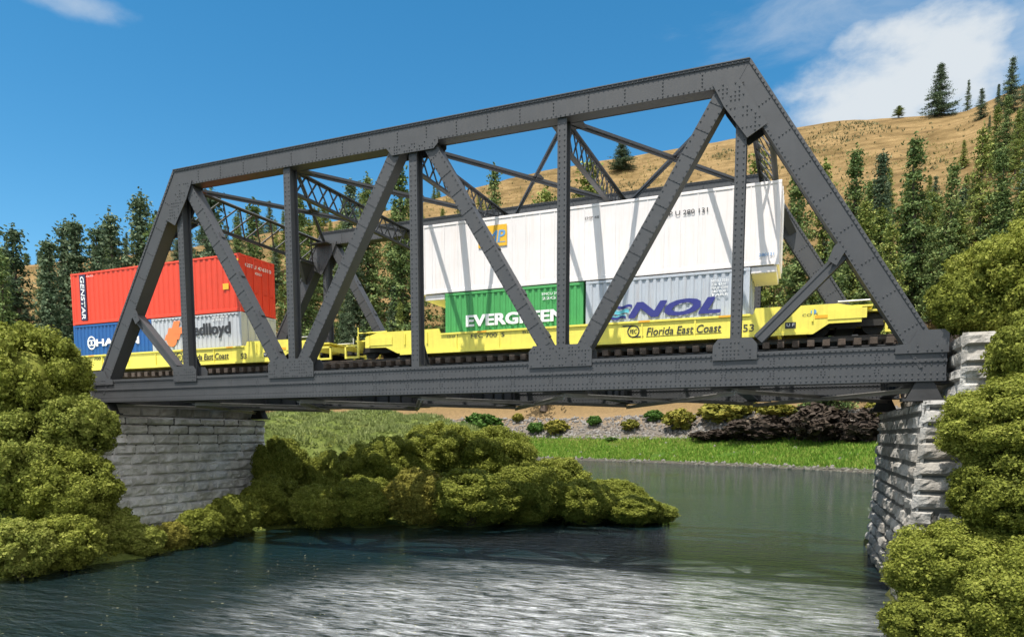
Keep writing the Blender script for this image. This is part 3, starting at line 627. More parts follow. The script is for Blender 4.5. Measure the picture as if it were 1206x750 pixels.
def plate(parent, name, mat, x0, x1, z0, z1, Y, t=.006):
    mb = MB(); mb.box(x0, x1, Y-t, Y, z0, z1); return build(name, mb, mat, parent)
def ring(mb, cx, cz, ro, ri, Y, n=28, a0=0, a1=2*math.pi, sx=1):
    k = []
    for i in range(n+1):
        t = a0+(a1-a0)*i/n; k.append(((cx+sx*ro*math.cos(t), cz+ro*math.sin(t)), (cx+sx*ri*math.cos(t), cz+ri*math.sin(t))))
    for i in range(n): mb.prism([k[i][1], k[i][0], k[i+1][0], k[i+1][1]], Y-.005, Y)

# ---------------------------------------------------------------- well cars
def well_car(x0, ends=True):                             # x0 = left end of the car; overall 22.3 m
    r = empty('well_car', (x0+11.15, TY, 7.66)); X = lambda a: x0+a
    for s in (-1, 1):
        ya, yb = (TY-1.42, TY-1.36) if s < 0 else (TY+1.36, TY+1.42)
        mb = MB()
        prof = [(2.75,7.78),(19.35,7.70),(19.85,8.03),(20.85,8.03),(20.85,8.52),(20.1,8.68),(17.45,8.70),(17.38,8.50),(4.85,8.52),(4.78,8.72),(1.75,8.72),(1.1,8.54),(1.1,8.08),(2.15,8.06)]
        mb.prism([(X(a),z) for a, z in prof], ya, yb)
        y_ = ya-.05 if s < 0 else yb+.05
        mb.box(X(2.9), X(19.2), min(ya,y_), max(yb,y_), 7.70, 7.80)                   # bottom chord lip
        mb.box(X(4.9), X(17.3), min(ya,y_), max(yb,y_), 8.44, 8.515)                   # top lip
        for a in np.arange(5.6, 17, 1.95): mb.box(X(float(a)), X(float(a))+.05, min(ya,y_)+.015, max(yb,y_)-.015, 7.802, 8.438)
        for a in (1.3, 3.1, 4.2, 18.0, 19.3): mb.box(X(a), X(a)+.06, min(ya,y_)+.01, max(yb,y_)-.01, 8.12, 8.60)
        build('side_sill', mb, YELL, r)
        mb = MB()
        for a in (2.0, 6.6, 13.3, 16.2, 19.4): mb.box(X(a), X(a)+.42, y_-.004 if s < 0 else y_, y_ if s < 0 else y_+.004, 8.445, 8.51) if 4.9 < a < 17 else mb.box(X(a), X(a)+.5, ya-.012 if s < 0 else yb, ya if s < 0 else yb+.012, 8.22, 8.33)
        build('reflector', mb, AMBER, r)
    mb = MB(); mb.box(X(4.0), X(18.2), TY-1.36, TY+1.36, 7.715, 7.75)
    for a in (4.6, 10.9, 17.4): mb.box(X(a), X(a)+.35, TY-1.35, TY+1.35, 7.75, 7.80)
    build('well_floor', mb, YELL, r)
    for e in (0, 1):
        Q = (lambda a: X(a)) if e == 0 else (lambda a: X(22.3-a))
        def bx(mb, a, b, *k): mb.box(min(Q(a),Q(b)), max(Q(a),Q(b)), *k)
        mb = MB(); bx(mb, 1.12, 4.0, TY-1.36, TY+1.36, 8.54, 8.60); bx(mb, .35, 1.5, TY-1.05, TY+1.05, 8.42, 8.48); bx(mb, .45, 3.9, TY-.3, TY+.3, 8.05, 8.42)
        bx(mb, 3.9, 3.98, TY-1.35, TY+1.35, 7.80, 8.54); bx(mb, 1.3, 2.5, TY-1.44, TY-1.425, 8.16, 8.50)
        build('end_platform', mb, YELL, r)
        mb = MB()                                         # end sill: open rectangular frame facing sideways, with posts
        for yy in (TY-1.42, TY+1.34):
            bx(mb, .0, .08, yy, yy+.08, 7.74, 8.24); bx(mb, .66, .74, yy, yy+.08, 7.74, 8.62); bx(mb, 0, .74, yy, yy+.08, 7.66, 7.74); bx(mb, 0, .66, yy, yy+.08, 8.18, 8.26)
        bx(mb, .02, .10, TY-1.34, TY+1.34, 8.02, 8.24); bx(mb, .68, .76, TY-1.34, TY+1.34, 8.02, 8.42)
        build('end_frame', mb, YELL, r)
        mb = MB(); z = 8.74
        for yy in (TY-1.38, TY+1.38): mb.tube((Q(.72),yy,z), (Q(2.2),yy,z), .03); mb.tube((Q(.72),yy,8.4), (Q(.72),yy,9.0), .028)
        build('handrail', mb, SILV if e else YELL, r)
        mb = MB(); bx(mb, -.02, .5, TY-.14, TY+.14, 7.98, 8.24); bx(mb, -.34, -.02, TY-.2, TY+.12, 7.96, 8.26); build('coupler', mb, DARKM, r, bevel=.03)
        t = build('truck_frame', (lambda mb: (bx(mb, .75, 3.05, TY-1.06, TY-.94, 7.93, 8.14), bx(mb, .75, 3.05, TY+.94, TY+1.06, 7.93, 8.14), bx(mb, 1.6, 2.2, TY-1.05, TY+1.05, 7.88, 8.05), mb)[-1])(MB()), DARKM, r)
        for a in (1.05, 2.75):
            mb = MB()
            for dy in (-.76,.76): mb.tube((Q(a),TY+dy-.06,8.02), (Q(a),TY+dy+.06,8.02), .36, n=24); mb.tube((Q(a),TY+dy-.09,8.02), (Q(a),TY+dy-.06,8.02), .39 if dy > 0 else .3, n=24)
            mb.tube((Q(a),TY-1.0,8.02), (Q(a),TY+1.0,8.02), .08, n=10); build('wheelset', mb, DARKM, t)
    YS = TY-1.42-.006; YL = TY-1.47-.006
    mb = MB(); cx, cz = X(13.1), 8.14; ring(mb, cx, cz, .235, .19, YS-.002); mb.box(cx+.0, cx+.38, YS-.007, YS-.002, cz-.235, cz-.19); mb.box(cx-.42, cx, YS-.007, YS-.002, cz+.19, cz+.235); build('emblem', mb, BTXT, r)
    text(r, 'FEC', cx-.14, cx+.14, cz-.08, cz+.08, YS-.004, BTXT, .01, .2)
    text(r, 'Florida East Coast', X(13.6), X(16.3), 7.96, 8.24, YS-.004, BTXT, .012, .2); plate(r, 'underline', BTXT, X(13.58), X(16.32), 7.905, 7.92, YS+.002)
    text(r, 'FEC 70015', X(6.3), X(7.8), 8.24, 8.40, YS-.004, BTXT, .01)
    text(r, '53', X(17.05), X(17.42), 7.90, 8.16, YS-.004, BTXT, .005)
    plate(r, 'data_panel', BTXT, X(18.45), X(18.80), 7.93, 8.14, YS+.003); text(r, 'U F', X(18.5), X(18.75), 8.0, 8.1, YS-.006, WTXT, .01)
    for a, s in ((5.2,'LD LMT'), (8.6,'BLT'), (19.0,'COTS')): text(r, s, X(a), X(a)+.5, 8.31, 8.40, YS-.004, BTXT)
    mb = MB(); mb.tube((X(19.35),YS-.004,8.45), (X(19.35),YS+.002,8.45), .09, n=16); build('roundel', mb, MIDBLUE, r)
    return r
c1 = well_car(11.5); tag(c1, 'yellow well car in the middle of the bridge under the long white container', 'rail car', 'yellow well cars')
c2 = well_car(-11.55); tag(c2, 'yellow well car at the left end of the bridge under the red container', 'rail car', 'yellow well cars')

# ---------------------------------------------------------------- containers
def container(x0, x1, z0, z1, mat, label, pitch=.28, depth=.036, flat=False, castmat=None, panels=.61):
    r = empty('shipping_container', ((x0+x1)/2, TY, z0)); tag(r, label, 'container', 'stacked shipping containers')
    y0, y1 = TY-1.22, TY+1.22; mb = MB(); g = .14
    mb.box(x0+.06, x1-.06, y0+.06, y1-.06, z0+.1, z1-.03)                                            # inner shell, roof and floor
    for x in (x0, x1-g):                                                                             # corner posts and rails
        for y in (y0, y1-g): mb.box(x, x+g, y, y+g, z0+.1, z1-.1)
    for y in (y0, y1-.09):
        mb.box(x0+g, x1-g, y, y+.09, z1-.11, z1-.005); mb.box(x0+g, x1-g, y, y+.09, z0+.02, z0+.17)
    for x in (x0, x1-.09): mb.box(x, x+.09, y0+g, y1-g, z1-.12, z1-.005); mb.box(x, x+.09, y0+g, y1-g, z0+.02, z0+.15)
    o = build('frame', mb, mat, r, bevel=.012)
    mb = MB()
    def corr(a, b, fix, axis, sign):                                                                  # corrugated sheet
        n = max(2, round((b-a)/pitch)); p = (b-a)/n; prof = []
        for i in range(n):
            s = a+i*p; prof += [(s, 0), (s+p*.34, 0), (s+p*.5, 1), (s+p*.84, 1)]
        prof.append((b, 0)); zz = (z0+.17, z1-.11)
        vs = []
        for s, d in prof:
            off = fix-sign*(.012+depth*d)
            for z in zz: vs.append((s, off, z) if axis == 'x' else (off, s, z))
        mb.add(vs, [(2*i, 2*i+2, 2*i+3, 2*i+1) if (sign < 0) == (axis == 'x') else (2*i, 2*i+1, 2*i+3, 2*i+2) for i in range(len(prof)-1)])
    if not flat:
        for fix, s in ((y0,-1),(y1,1)): corr(x0+g, x1-g, fix, 'x', s)
        corr(y0+g, y1-g, x0, 'y', -1); corr(y0+g, y1-g, x1, 'y', 1)
    else:
        for y, s in ((y0,-1),(y1,1)):
            a, b = sorted((y-s*.02, y-s*.05)); mb.box(x0+g, x1-g, a, b, z0+.172, z1-.112)
            for k, x in enumerate(np.arange(x0+g+.3, x1-.3, panels)):
                x = float(x); wd = .035 if k % 2 else .05; a, b = sorted((y-s*.02, y-s*.006)); mb.box(x, x+wd, a, b, z0+.175, z1-.115)
                a, b = sorted((y-s*.02, y-s*.014)); mb.box(x+.18, x+.2, a, b, z0+.3, z1-.25)
        for x, s in ((x0,-1),(x1,1)):
            a, b = sorted((x-s*.02, x-s*.05)); mb.box(a, b, y0+g, y1-g, z0+.152, z1-.122)
            for y in (y0+.5, TY, y1-.55):
                a, b = sorted((x-s*.02, x+s*.02)); mb.box(a, b, y, y+.05, z0+.16, z1-.13)
    build('side_wall', mb, mat, r)
    cm = castmat or mat
    for x in (x0-.003, x1-.175):
        for y in (y0-.004, y1-.155):
            for z in (z0, z1-.115): mb = MB(); mb.box(x, x+.178, y, y+.159, z, z+.118); build('corner_casting', mb, cm, r, bevel=.01)
    return r
ZL, ZM = 7.80, 10.17
YF = TY-1.22-.004
def doors(r, x, z0, z1, mat, rodmat):                                                                # door leaves with lock rods on the right-hand end
    for k in (0, 1):
        ya = TY-1.06+k*1.075; mb = MB(); mb.box(x-.02, x+.014, ya, ya+1.045, z0+.16, z1-.13); d = build('door', mb, mat, r, bevel=.008)
        for yy in (ya+.28, ya+.76):
            mb = MB(); mb.tube((x+.045,yy,z0+.1), (x+.045,yy,z1-.1), .02); build('lock_rod', mb, rodmat, d)
            mb = MB(); mb.box(x+.03, x+.06, yy, yy+.3, z0+1.05, z0+1.1); build('handle', mb, rodmat, d)
red = container(-6.35, 5.42, ZM+.02, 12.93, REDM, 'long red corrugated container on top of the left-hand stack', .36, .03)
doors(red, 5.40, ZM, 12.93, REDM, REDM)
plate(red, 'name_panel', PANELN, -5.66, -5.20, 10.42, 12.82, YF-.002); text(red, 'GENSTAR', -5.58, -5.30, 10.48, 12.72, YF-.012, WTXT, .03, .15, rot=True)
text(red, 'GSTU', -5.1, -4.6, 12.66, 12.74, YF-.004, WTXT); plate(red, 'notice', GOLD, 4.36, 4.72, 11.28, 11.56, YF-.004); 
mb = MB(); 
for k in range(12): mb.box(5.27, 5.40, YF-.012, YF-.006, 10.7+k*.17, 10.8+k*.17) if k % 2 else None
build('hazard_stripe', mb, GOLD, red)
def endtext(r, s, x, ya, yb, z0, z1, mat):
    o = text(r, s, 0, 1, z0, z1, 0, mat, .01); me = o.data; n = len(me.vertices); co = np.zeros(n*3, np.float32); me.vertices.foreach_get('co', co); co = co.reshape(-1,3); off = origin_of(r)
    u = co[:,0]+off.x; me.vertices.foreach_set('co', np.column_stack([x+.004-off.x-(co[:,1]+off.y), ya+u*(yb-ya)-off.y, co[:,2]]).astype(np.float32).ravel()); me.update()
endtext(red, 'GSTU 476310', 5.42, TY-.85, TY+.95, 12.38, 12.55, WTXT); endtext(red, '42G1', 5.42, TY-.2, TY+.25, 12.12, 12.24, WTXT)
blu = container(-6.35, -.52, ZL, ZM, BLUEM, 'blue container with white lettering under the left end of the red container', .28)
mb = MB(); ring(mb, -4.98, 9.2, .36, .28, YF, sx=.9); ring(mb, -5.08, 9.2, .17, .11, YF, 16); ring(mb, -4.88, 9.2, .17, .11, YF-.001, 16); build('emblem', mb, WTXT, blu)
text(blu, 'HANJIN', -4.6, -1.45, 8.9, 9.36, YF-.004, WTXT, .07)
for k in range(3): text(blu, ('HJCU 773','22G1','MGW 240')[k], -2.1, -1.3-.15*k, 9.72-.17*k, 9.84-.17*k, YF-.004, WTXT, .02)
gry = container(-.50, 5.42, ZL, ZM, GREYM, 'light grey container with an orange emblem under the right end of the red container', .28)
doors(gry, 5.40, ZL, ZM, GREYM, GREYM)
mb = MB()
for x0, x1, z0, z1 in ((.98,1.42,9.66,9.98),(.62,1.9,9.34,9.66),(.42,1.42,9.06,9.345)): mb.prism([(x0-.06,z0),(x1-.06,z0),(x1+.06,z1),(x0+.06,z1)], YF-.006, YF-.001)
ring(mb, .86, 9.08, .36, 0.001, YF, 14, math.pi, 2*math.pi); build('emblem', mb, ORNG, gry)
text(gry, 'Nedlloyd', 1.7, 4.72, 9.02, 9.74, YF-.004, BTXT, .04)
mb = MB()
for a in np.arange(-.3, 5.2, .23): mb.box(float(a), float(a)+.06, YF-.002, YF+.002, 10.07, 10.12)
build('vent_slots', mb, BTXT, gry)
for k in range(2): text(gry, ('NEDU 204118','22G1')[k], 3.6, 4.6-.3*k, 9.96-.13*k, 10.05-.13*k, YF-.004, WTXT, .02)
grn = container(16.50, 22.56, ZL, ZM, GREENM, 'green container beneath the left half of the white container', .25)
text(grn, 'EVERGREEN', 17.5, 21.75, 8.76, 9.2, YF-.004, WTXT, .075)
for k in range(2): text(grn, ('EMCU 297318','22G1')[k], 20.85, 21.85-.3*k, 9.78-.17*k, 9.88-.17*k, YF-.004, WTXT, .02)
nol = container(22.66, 28.72, ZL, ZM, GREYD, 'rust streaked pale grey container with navy lettering beneath the white container', .28)
doors(nol, 28.70, ZL, ZM, GREYD, GREYD)
text(nol, 'NOL', 24.4, 27.7, 8.68, 9.22, YF-.004, NAVY, .10, .3)
for k in range(3):
    mb = MB(); z = 8.66+.2*k; n = 16; P = [(23.45+.12*k+i*.8/n, z+.035*math.sin(i*2*math.pi/n*1.5)) for i in range(n+1)]
    for i in range(n): (a, b), (c, d) = P[i], P[i+1]; mb.prism([(a,b),(c,d),(c,d+.1),(a,b+.1)], YF-.006, YF-.001)
    build('wave_stripe', mb, (NAVY, CYAN, NAVY)[k], nol)
mb = MB(); z = 8.51
for k in range(2):
    P = [(23.5+.12*k+i*.75/16, 8.79+.2*k-.035+.03*math.sin(i*2*math.pi/16*1.5)) for i in range(17)]
    for i in range(16): (a, b), (c, d) = P[i], P[i+1]; mb.prism([(a,b),(c,d),(c,d+.035),(a,b+.035)], YF-.011, YF-.007)
build('wave_stripe', mb, CYAN, nol)
for k in range(5): text(nol, ('NOSU 2251','226 4310','MAX GW','240 000','TARE')[k], 27.38, 27.98-.07*(k%2), 9.76-.125*k, 9.85-.125*k, YF-.004, WTXT, .02)
wht = container(15.40, 29.68, ZM+.02, 13.06, WHITEM, 'long white container on top of the stack in mid bridge', flat=True)
for a, b in ((28.74,29.60),(15.5,16.45)): mb = MB(); mb.box(a, b, TY-1.15, TY+1.15, ZM-.22, ZM+.02); build('tunnel_recess', mb, WHITEM, wht, bevel=.03)
doors(wht, 29.66, ZM+.02, 13.06, WHITEM, WHITEM)
plate(wht, 'logo_panel', GOLD, 18.06, 19.33, 11.88, 12.72, YF-.002); text(wht, 'EMP', 18.14, 19.25, 12.06, 12.5, YF-.012, MIDBLUE, .03, .15)
mb = MB(); mb.box(18.3, 19.26, YF-.013, YF-.009, 12.02, 12.05); build('lettering', mb, MIDBLUE, wht)
text(wht, 'EMP U 280 131', 25.45, 27.2, 12.26, 12.42, YF-.004, BTXT, .01); text(wht, 'EMP 48', 22.6, 23.15, 12.5, 12.6, YF-.004, BTXT); text(wht, '280131', 29.0, 29.5, 10.52, 10.62, YF-.004, MIDBLUE, .01)

# ---------------------------------------------------------------- abutments
def ashlar(mb, O, U, Vv, nrm, lu, lv, course, blk, batter=0, rough=.10, seed=0, skew=0):
    O, U, Vv, nrm = map(Vector, (O, U, Vv, nrm)); rr = random.Random(seed); v = 0; row = 0
    while v < lv-.05:
        h = min(course*rr.uniform(.9,1.1), lv-v); 
        if lv-v-h < .15: h = lv-v
        u = 0 if row % 2 else -blk*.5*rr.uniform(.8,1.2)
        while u < lu-.01:
            L_ = blk*rr.uniform(.75,1.3); a, b = max(0, u), min(lu, u+L_)
            if lu-b < .25: b = lu; L_ = lu-u
            if b-a > .05:
                nu, nv = max(3, int((b-a)/.11)), max(4, int(h/.085)); vs = []; sd = rr.random()*100; tilt = rr.uniform(-.05,.05); tl2 = rr.uniform(-.05,.05); bulge = rr.uniform(.04,.1)
                for j in range(nv+1):
                    for i in range(nu+1):
                        s, t = i/nu, j/nv; du = min(s, 1-s)*(b-a); dv = min(t, 1-t)*h; e = min(1, min(du, dv)/.10)
                        n1 = mnoise.fractal(Vector((s*(b-a)*2.2+sd, t*h*2.8, sd)), .8, 2.1, 4)
                        d = -.09*(1-e) + e*(bulge+rough*n1+tilt*(s-.5)*2+tl2*(t-.5)*2)
                        if e == 0: d = -.10
                        uu = a+(b-a)*s; uu -= skew*(lv-(v+h*t))*(1-uu/lu); vs.append(O+U*uu+Vv*(v+h*t)+nrm*(d-batter*(lv-0)*0+batter*(lv-(v+h*t))))
                mb.add(vs, [(j*(nu+1)+i, j*(nu+1)+i+1, (j+1)*(nu+1)+i+1, (j+1)*(nu+1)+i) for j in range(nv) for i in range(nu)])
            u += L_
        v += h; row += 1
def core(mb, x0, x1, y0, y1, z0, z1): mb.box(x0, x1, y0, y1, z0, z1)
# left pier: river face looks along +X
la = empty('stone_abutment', (-.8, 5, 0)); tag(la, 'grey rough-cut stone pier carrying the left end of the bridge', 'bridge pier', 'stone piers')
XL = .62
mb = MB(); ashlar(mb, (XL,-.85,-1.2), (0,1,0), (0,0,1), (1,0,0), 11.35, 6.35, .50, 1.35, .03, rough=.12, seed=3)
ashlar(mb, (-3.4,-.85,-1.2), (1,0,0), (0,0,1), (0,-1,0), 4.02, 6.35, .50, 1.4, .0, seed=5)
build('wall', mb, STONEL, la); mb = MB(); core(mb, -3.3, XL-.045, -.80, 10.43, -1.2, 5.10); build('mortar', mb, MORTAR, la)
mb = MB(); ashlar(mb, (-1.7,-.95,5.15), (1,0,0), (0,0,1), (0,-1,0), 1.5, 1.72, .56, .9, 0, seed=9); ashlar(mb, (-.22,-.95,5.15), (0,1,0), (0,0,1), (1,0,0), 11.4, 1.72, .56, 1.3, 0, rough=.06, seed=10)
core(mb, -1.68, -.28, -.9, 10.45, 5.15, 6.84); build('backwall', mb, STONEL, la)
# right pier: river face looks along -X, battered
ra = empty('stone_abutment', (35, 5, 0)); tag(ra, 'pale rough-cut stone pier carrying the right end of the bridge beside the bushes', 'bridge pier', 'stone piers')
XR = 33.74
mb = MB(); ashlar(mb, (XR,10.5,-1.2), (0,-1,0), (0,0,1), (-1,0,0), 11.35, 6.38, .47, 1.3, .05, rough=.085, seed=13)
ashlar(mb, (XR-.06,-.85,-1.2), (1,0,0), (0,0,1), (0,-1,0), 4.2, 6.38, .47, .1*13, .0, rough=.085, seed=15, skew=.05)
build('wall', mb, STONER, ra); mb = MB(); mb.prism([(XR-.02-.0,5.14),(XR-.02-.28,-1.2),(37.6,-1.2),(37.6,5.14)], -.80, 10.43); build('mortar', mb, MORTAR, ra)
mb = MB(); ashlar(mb, (34.50,-.95,5.18), (1,0,0), (0,0,1), (0,-1,0), 2.6, 1.78, .45, 1.0, 0, rough=.10, seed=19); ashlar(mb, (34.52,10.45,5.18), (0,-1,0), (0,0,1), (-1,0,0), 11.4, 1.78, .45, 1.2, 0, rough=.06, seed=20)
core(mb, 34.56, 37, -.9, 10.45, 5.18, 6.92); build('backwall', mb, STONER, ra)

# ---------------------------------------------------------------- foliage
def quads(C, D1, D2):                                       # centres and two half-axis arrays -> quad mesh arrays
    n = len(C); V = np.empty((n, 4, 3)); V[:,0] = C-D1-D2; V[:,1] = C+D1-D2*.6; V[:,2] = C+D1*.7+D2; V[:,3] = C-D1*.6+D2*.8
    return V.reshape(-1, 3), np.arange(n*4).reshape(n, 4)
def unit(a): return a/np.maximum(np.linalg.norm(a, axis=-1, keepdims=True), 1e-9)
def leaf_axes(nrm, jit, size, g, asp=.75):
    n = unit(nrm+g.normal(0, jit, nrm.shape)); t = unit(np.cross(n, g.normal(0, 1, nrm.shape))); b = np.cross(n, t)
    s = (size*g.uniform(.6, 1.35, len(n)))[:,None]; return t*s, b*s*asp
def shrub_mesh(name, seed, leaf, nlobe=46, density=.95, lr=(.09,.235)):     # unit shrub, radius about 1
    g = np.random.default_rng(seed); Cs, Ns = [], []
    lobes = []
    for i in range(nlobe):
        v = unit(g.normal(0, 1, 3)); v[2] = v[2]*.9+.12
        rad = g.uniform(*lr); lobes.append((v*(1-rad)*g.uniform(.86,1.05), rad))
    LC = np.array([l[0] for l in lobes]); LR = np.array([l[1] for l in lobes])
    for c, rad in lobes:
        n = int(density*9.5*rad*rad/(leaf*leaf)); d = unit(g.normal(0, 1, (n, 3)))
        bump = np.array([mnoise.noise(Vector((float(p[0])*2.6+c[0]*7, float(p[1])*2.6+c[1]*7, float(p[2])*2.6+seed))) for p in d])
        rr = rad*(1+.42*bump+g.normal(0, .085, n))*np.where(g.random(n) < .3, g.uniform(.7, 1, n), 1)
        p = c+d*rr[:,None]; dist = np.linalg.norm(p[:,None,:]-LC[None], axis=2)-LR[None]*.72
        keep = dist.min(1) > 0; Cs.append(p[keep]); Ns.append(d[keep])
    d = unit(g.normal(0, 1, (int(7/(leaf*leaf)*.16), 3)))          # loose leaves filling the hollows between the lobes
    Cs.append(d*g.uniform(.68,.93,(len(d),1))); Ns.append(d)
    for k in range(70):                                             # sprigs breaking the outline
        v = unit(g.normal(0, 1, 3)); v[2] = abs(v[2])*.9-.15; ln = g.uniform(.10,.24); m = int(g.integers(12, 26)); t = g.random((m,1))
        dv = unit(v+g.normal(0,.35,3)); Cs.append(v*.88+dv*t*ln+g.normal(0,.014,(m,3))); Ns.append(np.tile(dv, (m,1)))
    C = np.concatenate(Cs); Nn = np.concatenate(Ns); D1, D2 = leaf_axes(Nn, .6, leaf, g); q = np.clip(g.lognormal(0, .32, (len(C),1)), .5, 1.9); V, F = quads(C, D1*q, D2*q)
    # solid hearts of the lobes, so that nothing shows through a dense bush
    th = np.linspace(0, math.pi, 7); ph = np.linspace(0, 2*math.pi, 11)[:-1]; sv = np.array([(math.sin(t)*math.cos(p), math.sin(t)*math.sin(p), math.cos(t)) for t in th for p in ph])
    sf = np.array([(i*10+j, (i+1)*10+j, (i+1)*10+(j+1)%10, i*10+(j+1)%10) for i in range(6) for j in range(10)])
    vs, fs = [V], [F]; o = len(V)
    for c, rad in list(lobes)+[(np.array([0,0,.02]), (.70))]:
        vs.append(c+sv*rad*.74); fs.append(sf+o); o += len(sv)
    return npmesh(name, np.concatenate(vs), np.concatenate(fs))
def stem_mesh(name, seed):
    rr = random.Random(seed); mb = MB()
    for k in range(6):
        a = rr.uniform(0, 6.28); p = Vector((0,0,-.95)); q = Vector((math.cos(a)*.3, math.sin(a)*.3, -.3)); t = Vector((math.cos(a)*.6, math.sin(a)*.6, rr.uniform(.1,.5)))
        mb.tube(p, q, .05, .035, 6); mb.tube(q, t, .035, .012, 6)
    me = bpy.data.meshes.new(name); me.from_pydata(mb.v, [], mb.f); me.update(); me.materials.append(BARK); return me
fol = {}; MATK = {'M': SHRUBM, 'Y': SHRUBY, 'D': SHRUBD, 'O': SHRUBO}
stems = stem_mesh('stem', 1)
def add_shrub(P, rx, rz, kind, lab, leafw, group, seed):
    var = seed % 2; lk = round(min(.05, max(.013, leafw/rx)), 4); lk = min((.0135,.017,.021,.026), key=lambda q: abs(q-lk)); key = (kind, lk, var)
    if key not in fol:
        if (lk, var) not in fol: fol[(lk, var)] = shrub_mesh('foliage', 31*var+int(lk*1000), lk, nlobe=int(125+var*15))
        me = fol[(lk, var)].copy(); me.materials.append(MATK[kind]); fol[key] = me
    r = empty('shrub', (float(P[0]), float(P[1]), float(P[2]-rz*.8))); tag(r, lab, 'shrub', group)
    for nm, me in (('foliage', fol[key]), ('stem', stems)):
        o = bpy.data.objects.new(nm, me); col.objects.link(o); o.parent = r; o.location = (0,0,rz*.8); o.scale = (rx*1.1, rx*1.0, rz*1.08); o.rotation_euler = (0, 0, (seed*2.4) % 6.28)
    return r
for k, (P, rx, rz, kind, lab) in enumerate(shr):
    g = 'shrubs on the left bank' if k < 12 else 'shrubs on the spit' if k < 28 else 'shrubs by the right pier'
    add_shrub(P, rx, rz, kind, lab, .024 if k >= 28 else .034, g, k)
# mossy ground cover and grass on the near banks
def tufts(name, mat, pts, size, kind='stuff', asp=.35, hgt=1.0, per=5, seed=1):
    g = np.random.default_rng(seed); P = np.repeat(np.array(pts, float), per, 0); n = len(P); P[:,:2] += g.normal(0, size*.8, (n, 2))
    d = unit(np.column_stack([g.normal(0,.45,(n,2)), np.full(n, 1.0)])); s = size*g.uniform(.5,1.5,n)[:,None]*hgt; t = unit(np.cross(d, g.normal(0,1,(n,3))))
    V = np.empty((n,3,3)); V[:,0] = P-t*s*asp; V[:,1] = P+t*s*asp; V[:,2] = P+d*s*2
    o = link(name, npmesh(name, V.reshape(-1,3), np.arange(n*3).reshape(n,3)), mat); tag(o, kind=kind); return o
MOSS = foliage('pale_turf', (.10,.13,.04), (.18,.22,.065), (.28,.31,.12), .3, .3)
pts = []
for _ in range(32000):
    x, y = random.uniform(-26, 14), random.uniform(13, 52); z = bank_z(LB, x, y)
    if z > .4: pts.append((x, y, z-.02))
tag(tufts('bank_grass', MOSS, pts, .16, per=4, seed=3), 'pale green grass on the slope behind the left pier', 'grass')
pts = []
for _ in range(9000):
    x, y = random.uniform(-8, 26), random.uniform(-13, 22); z = bank_z(LB, x, y)
    if WL+.02 < z < 6.5 and not (x < .9 and -1.2 < y < 10.7): pts.append((x, y, z))
for _ in range(9000):
    x, y = random.uniform(32.5, 40), random.uniform(-13, -1.2); z = bank_z(RB, x, y)
    if WL+.02 < z: pts.append((x, y, z))
g = np.random.default_rng(5); C = np.repeat(np.array(pts), 7, 0); C += g.normal(0, 1, C.shape)*np.array([.14,.14,.07])+np.array([0,0,.06])
D1, D2 = leaf_axes(np.tile((0,-.3,.8), (len(C),1)), .9, .045, g); V, F = quads(C, D1, D2)
tag(link('undergrowth', npmesh('undergrowth', V, F), SHRUBM), 'low green undergrowth between the shrubs on the banks', 'undergrowth', kind='stuff')
pts = []
for _ in range(15000):
    px = random.uniform(540, 1110); r0 = interp(px, SHORE); r = r0+random.uniform(2.2, 32)
    if mnoise.noise(Vector((px*.02, r*.1, 0))) > -.5: pts.append(tuple(far_pt(px, r)-Vector((0,0,.05))))
tag(tufts('shore_grass', GRASSM, pts, .26, per=4, seed=8), 'bright green grass strip along the far shore', 'grass')
pts = []
for _ in range(26000):
    px = random.uniform(-60, 1300); r = interp(px, SHORE)+52+random.random()**1.2*150
    if r < RC-3 and mnoise.noise(Vector((px*.015, r*.06, 5))) > -.05: pts.append(tuple(far_pt(px, r)-Vector((0,0,.05))))
tag(tufts('dry_grass_tufts', DRYM, pts, .34, per=3, seed=9), 'dry yellow green tufts scattered over the golden hillside', 'grass')

SAGE = foliage('sage_scrub', (.07,.075,.035), (.12,.115,.05), (.19,.17,.08), .15, .2)
pts = []
for _ in range(9000):
    px = random.uniform(420, 1260); r = random.uniform(interp(px, SHORE)+95, RC-4)
    if mnoise.noise(Vector((px*.012, r*.035, 11))) > .12 or random.random() < .10: pts.append(tuple(far_pt(px, r)-Vector((0,0,.05))))
tag(tufts('hill_scrub', SAGE, pts, .42, per=4, seed=19, asp=.5), 'low olive scrub dotted over the upper golden slope', 'scrub')

# rip-rap and shoreline stones
def rocks(name, pts, smin, smax, mat, seed):
    g = np.random.default_rng(seed); base = unit(np.array([(1,0,0),(-1,0,0),(0,1,0),(0,-1,0),(0,0,1),(0,0,-1),(1,1,1),(-1,1,1),(1,-1,1),(-1,-1,1),(1,1,-1),(-1,1,-1),(1,-1,-1),(-1,-1,-1)], float))
    bm = bmesh.new(); vv = [bm.verts.new(v) for v in base]; r = bmesh.ops.convex_hull(bm, input=vv); bm.verts.index_update(); bmesh.ops.triangulate(bm, faces=bm.faces[:]); bv = np.array([v.co for v in bm.verts]); bf = np.array([[v.index for v in f.verts] for f in bm.faces]); bm.free()
    n = len(pts); P = np.array(pts); s = smin+(smax-smin)*g.random((n,1,1))**2; V = P[:,None,:]+bv[None]*g.uniform(.6,1.25,(n,len(bv),1))*s*g.uniform(.7,1.3,(n,1,3))
    F = bf[None]+(np.arange(n)*len(bv))[:,None,None]; return link(name, npmesh(name, V.reshape(-1,3), F.reshape(-1,3)), mat)
pts = [tuple(far_pt(px, interp(px, SHORE)+random.uniform(30, 42))) for px in np.random.default_rng(2).uniform(380, 1120, 5200)]
tag(rocks('riprap_rocks', pts, .16, .62, ROCKM, 3), 'grey broken rock facing on the embankment of the far shore', 'rocks', kind='stuff')
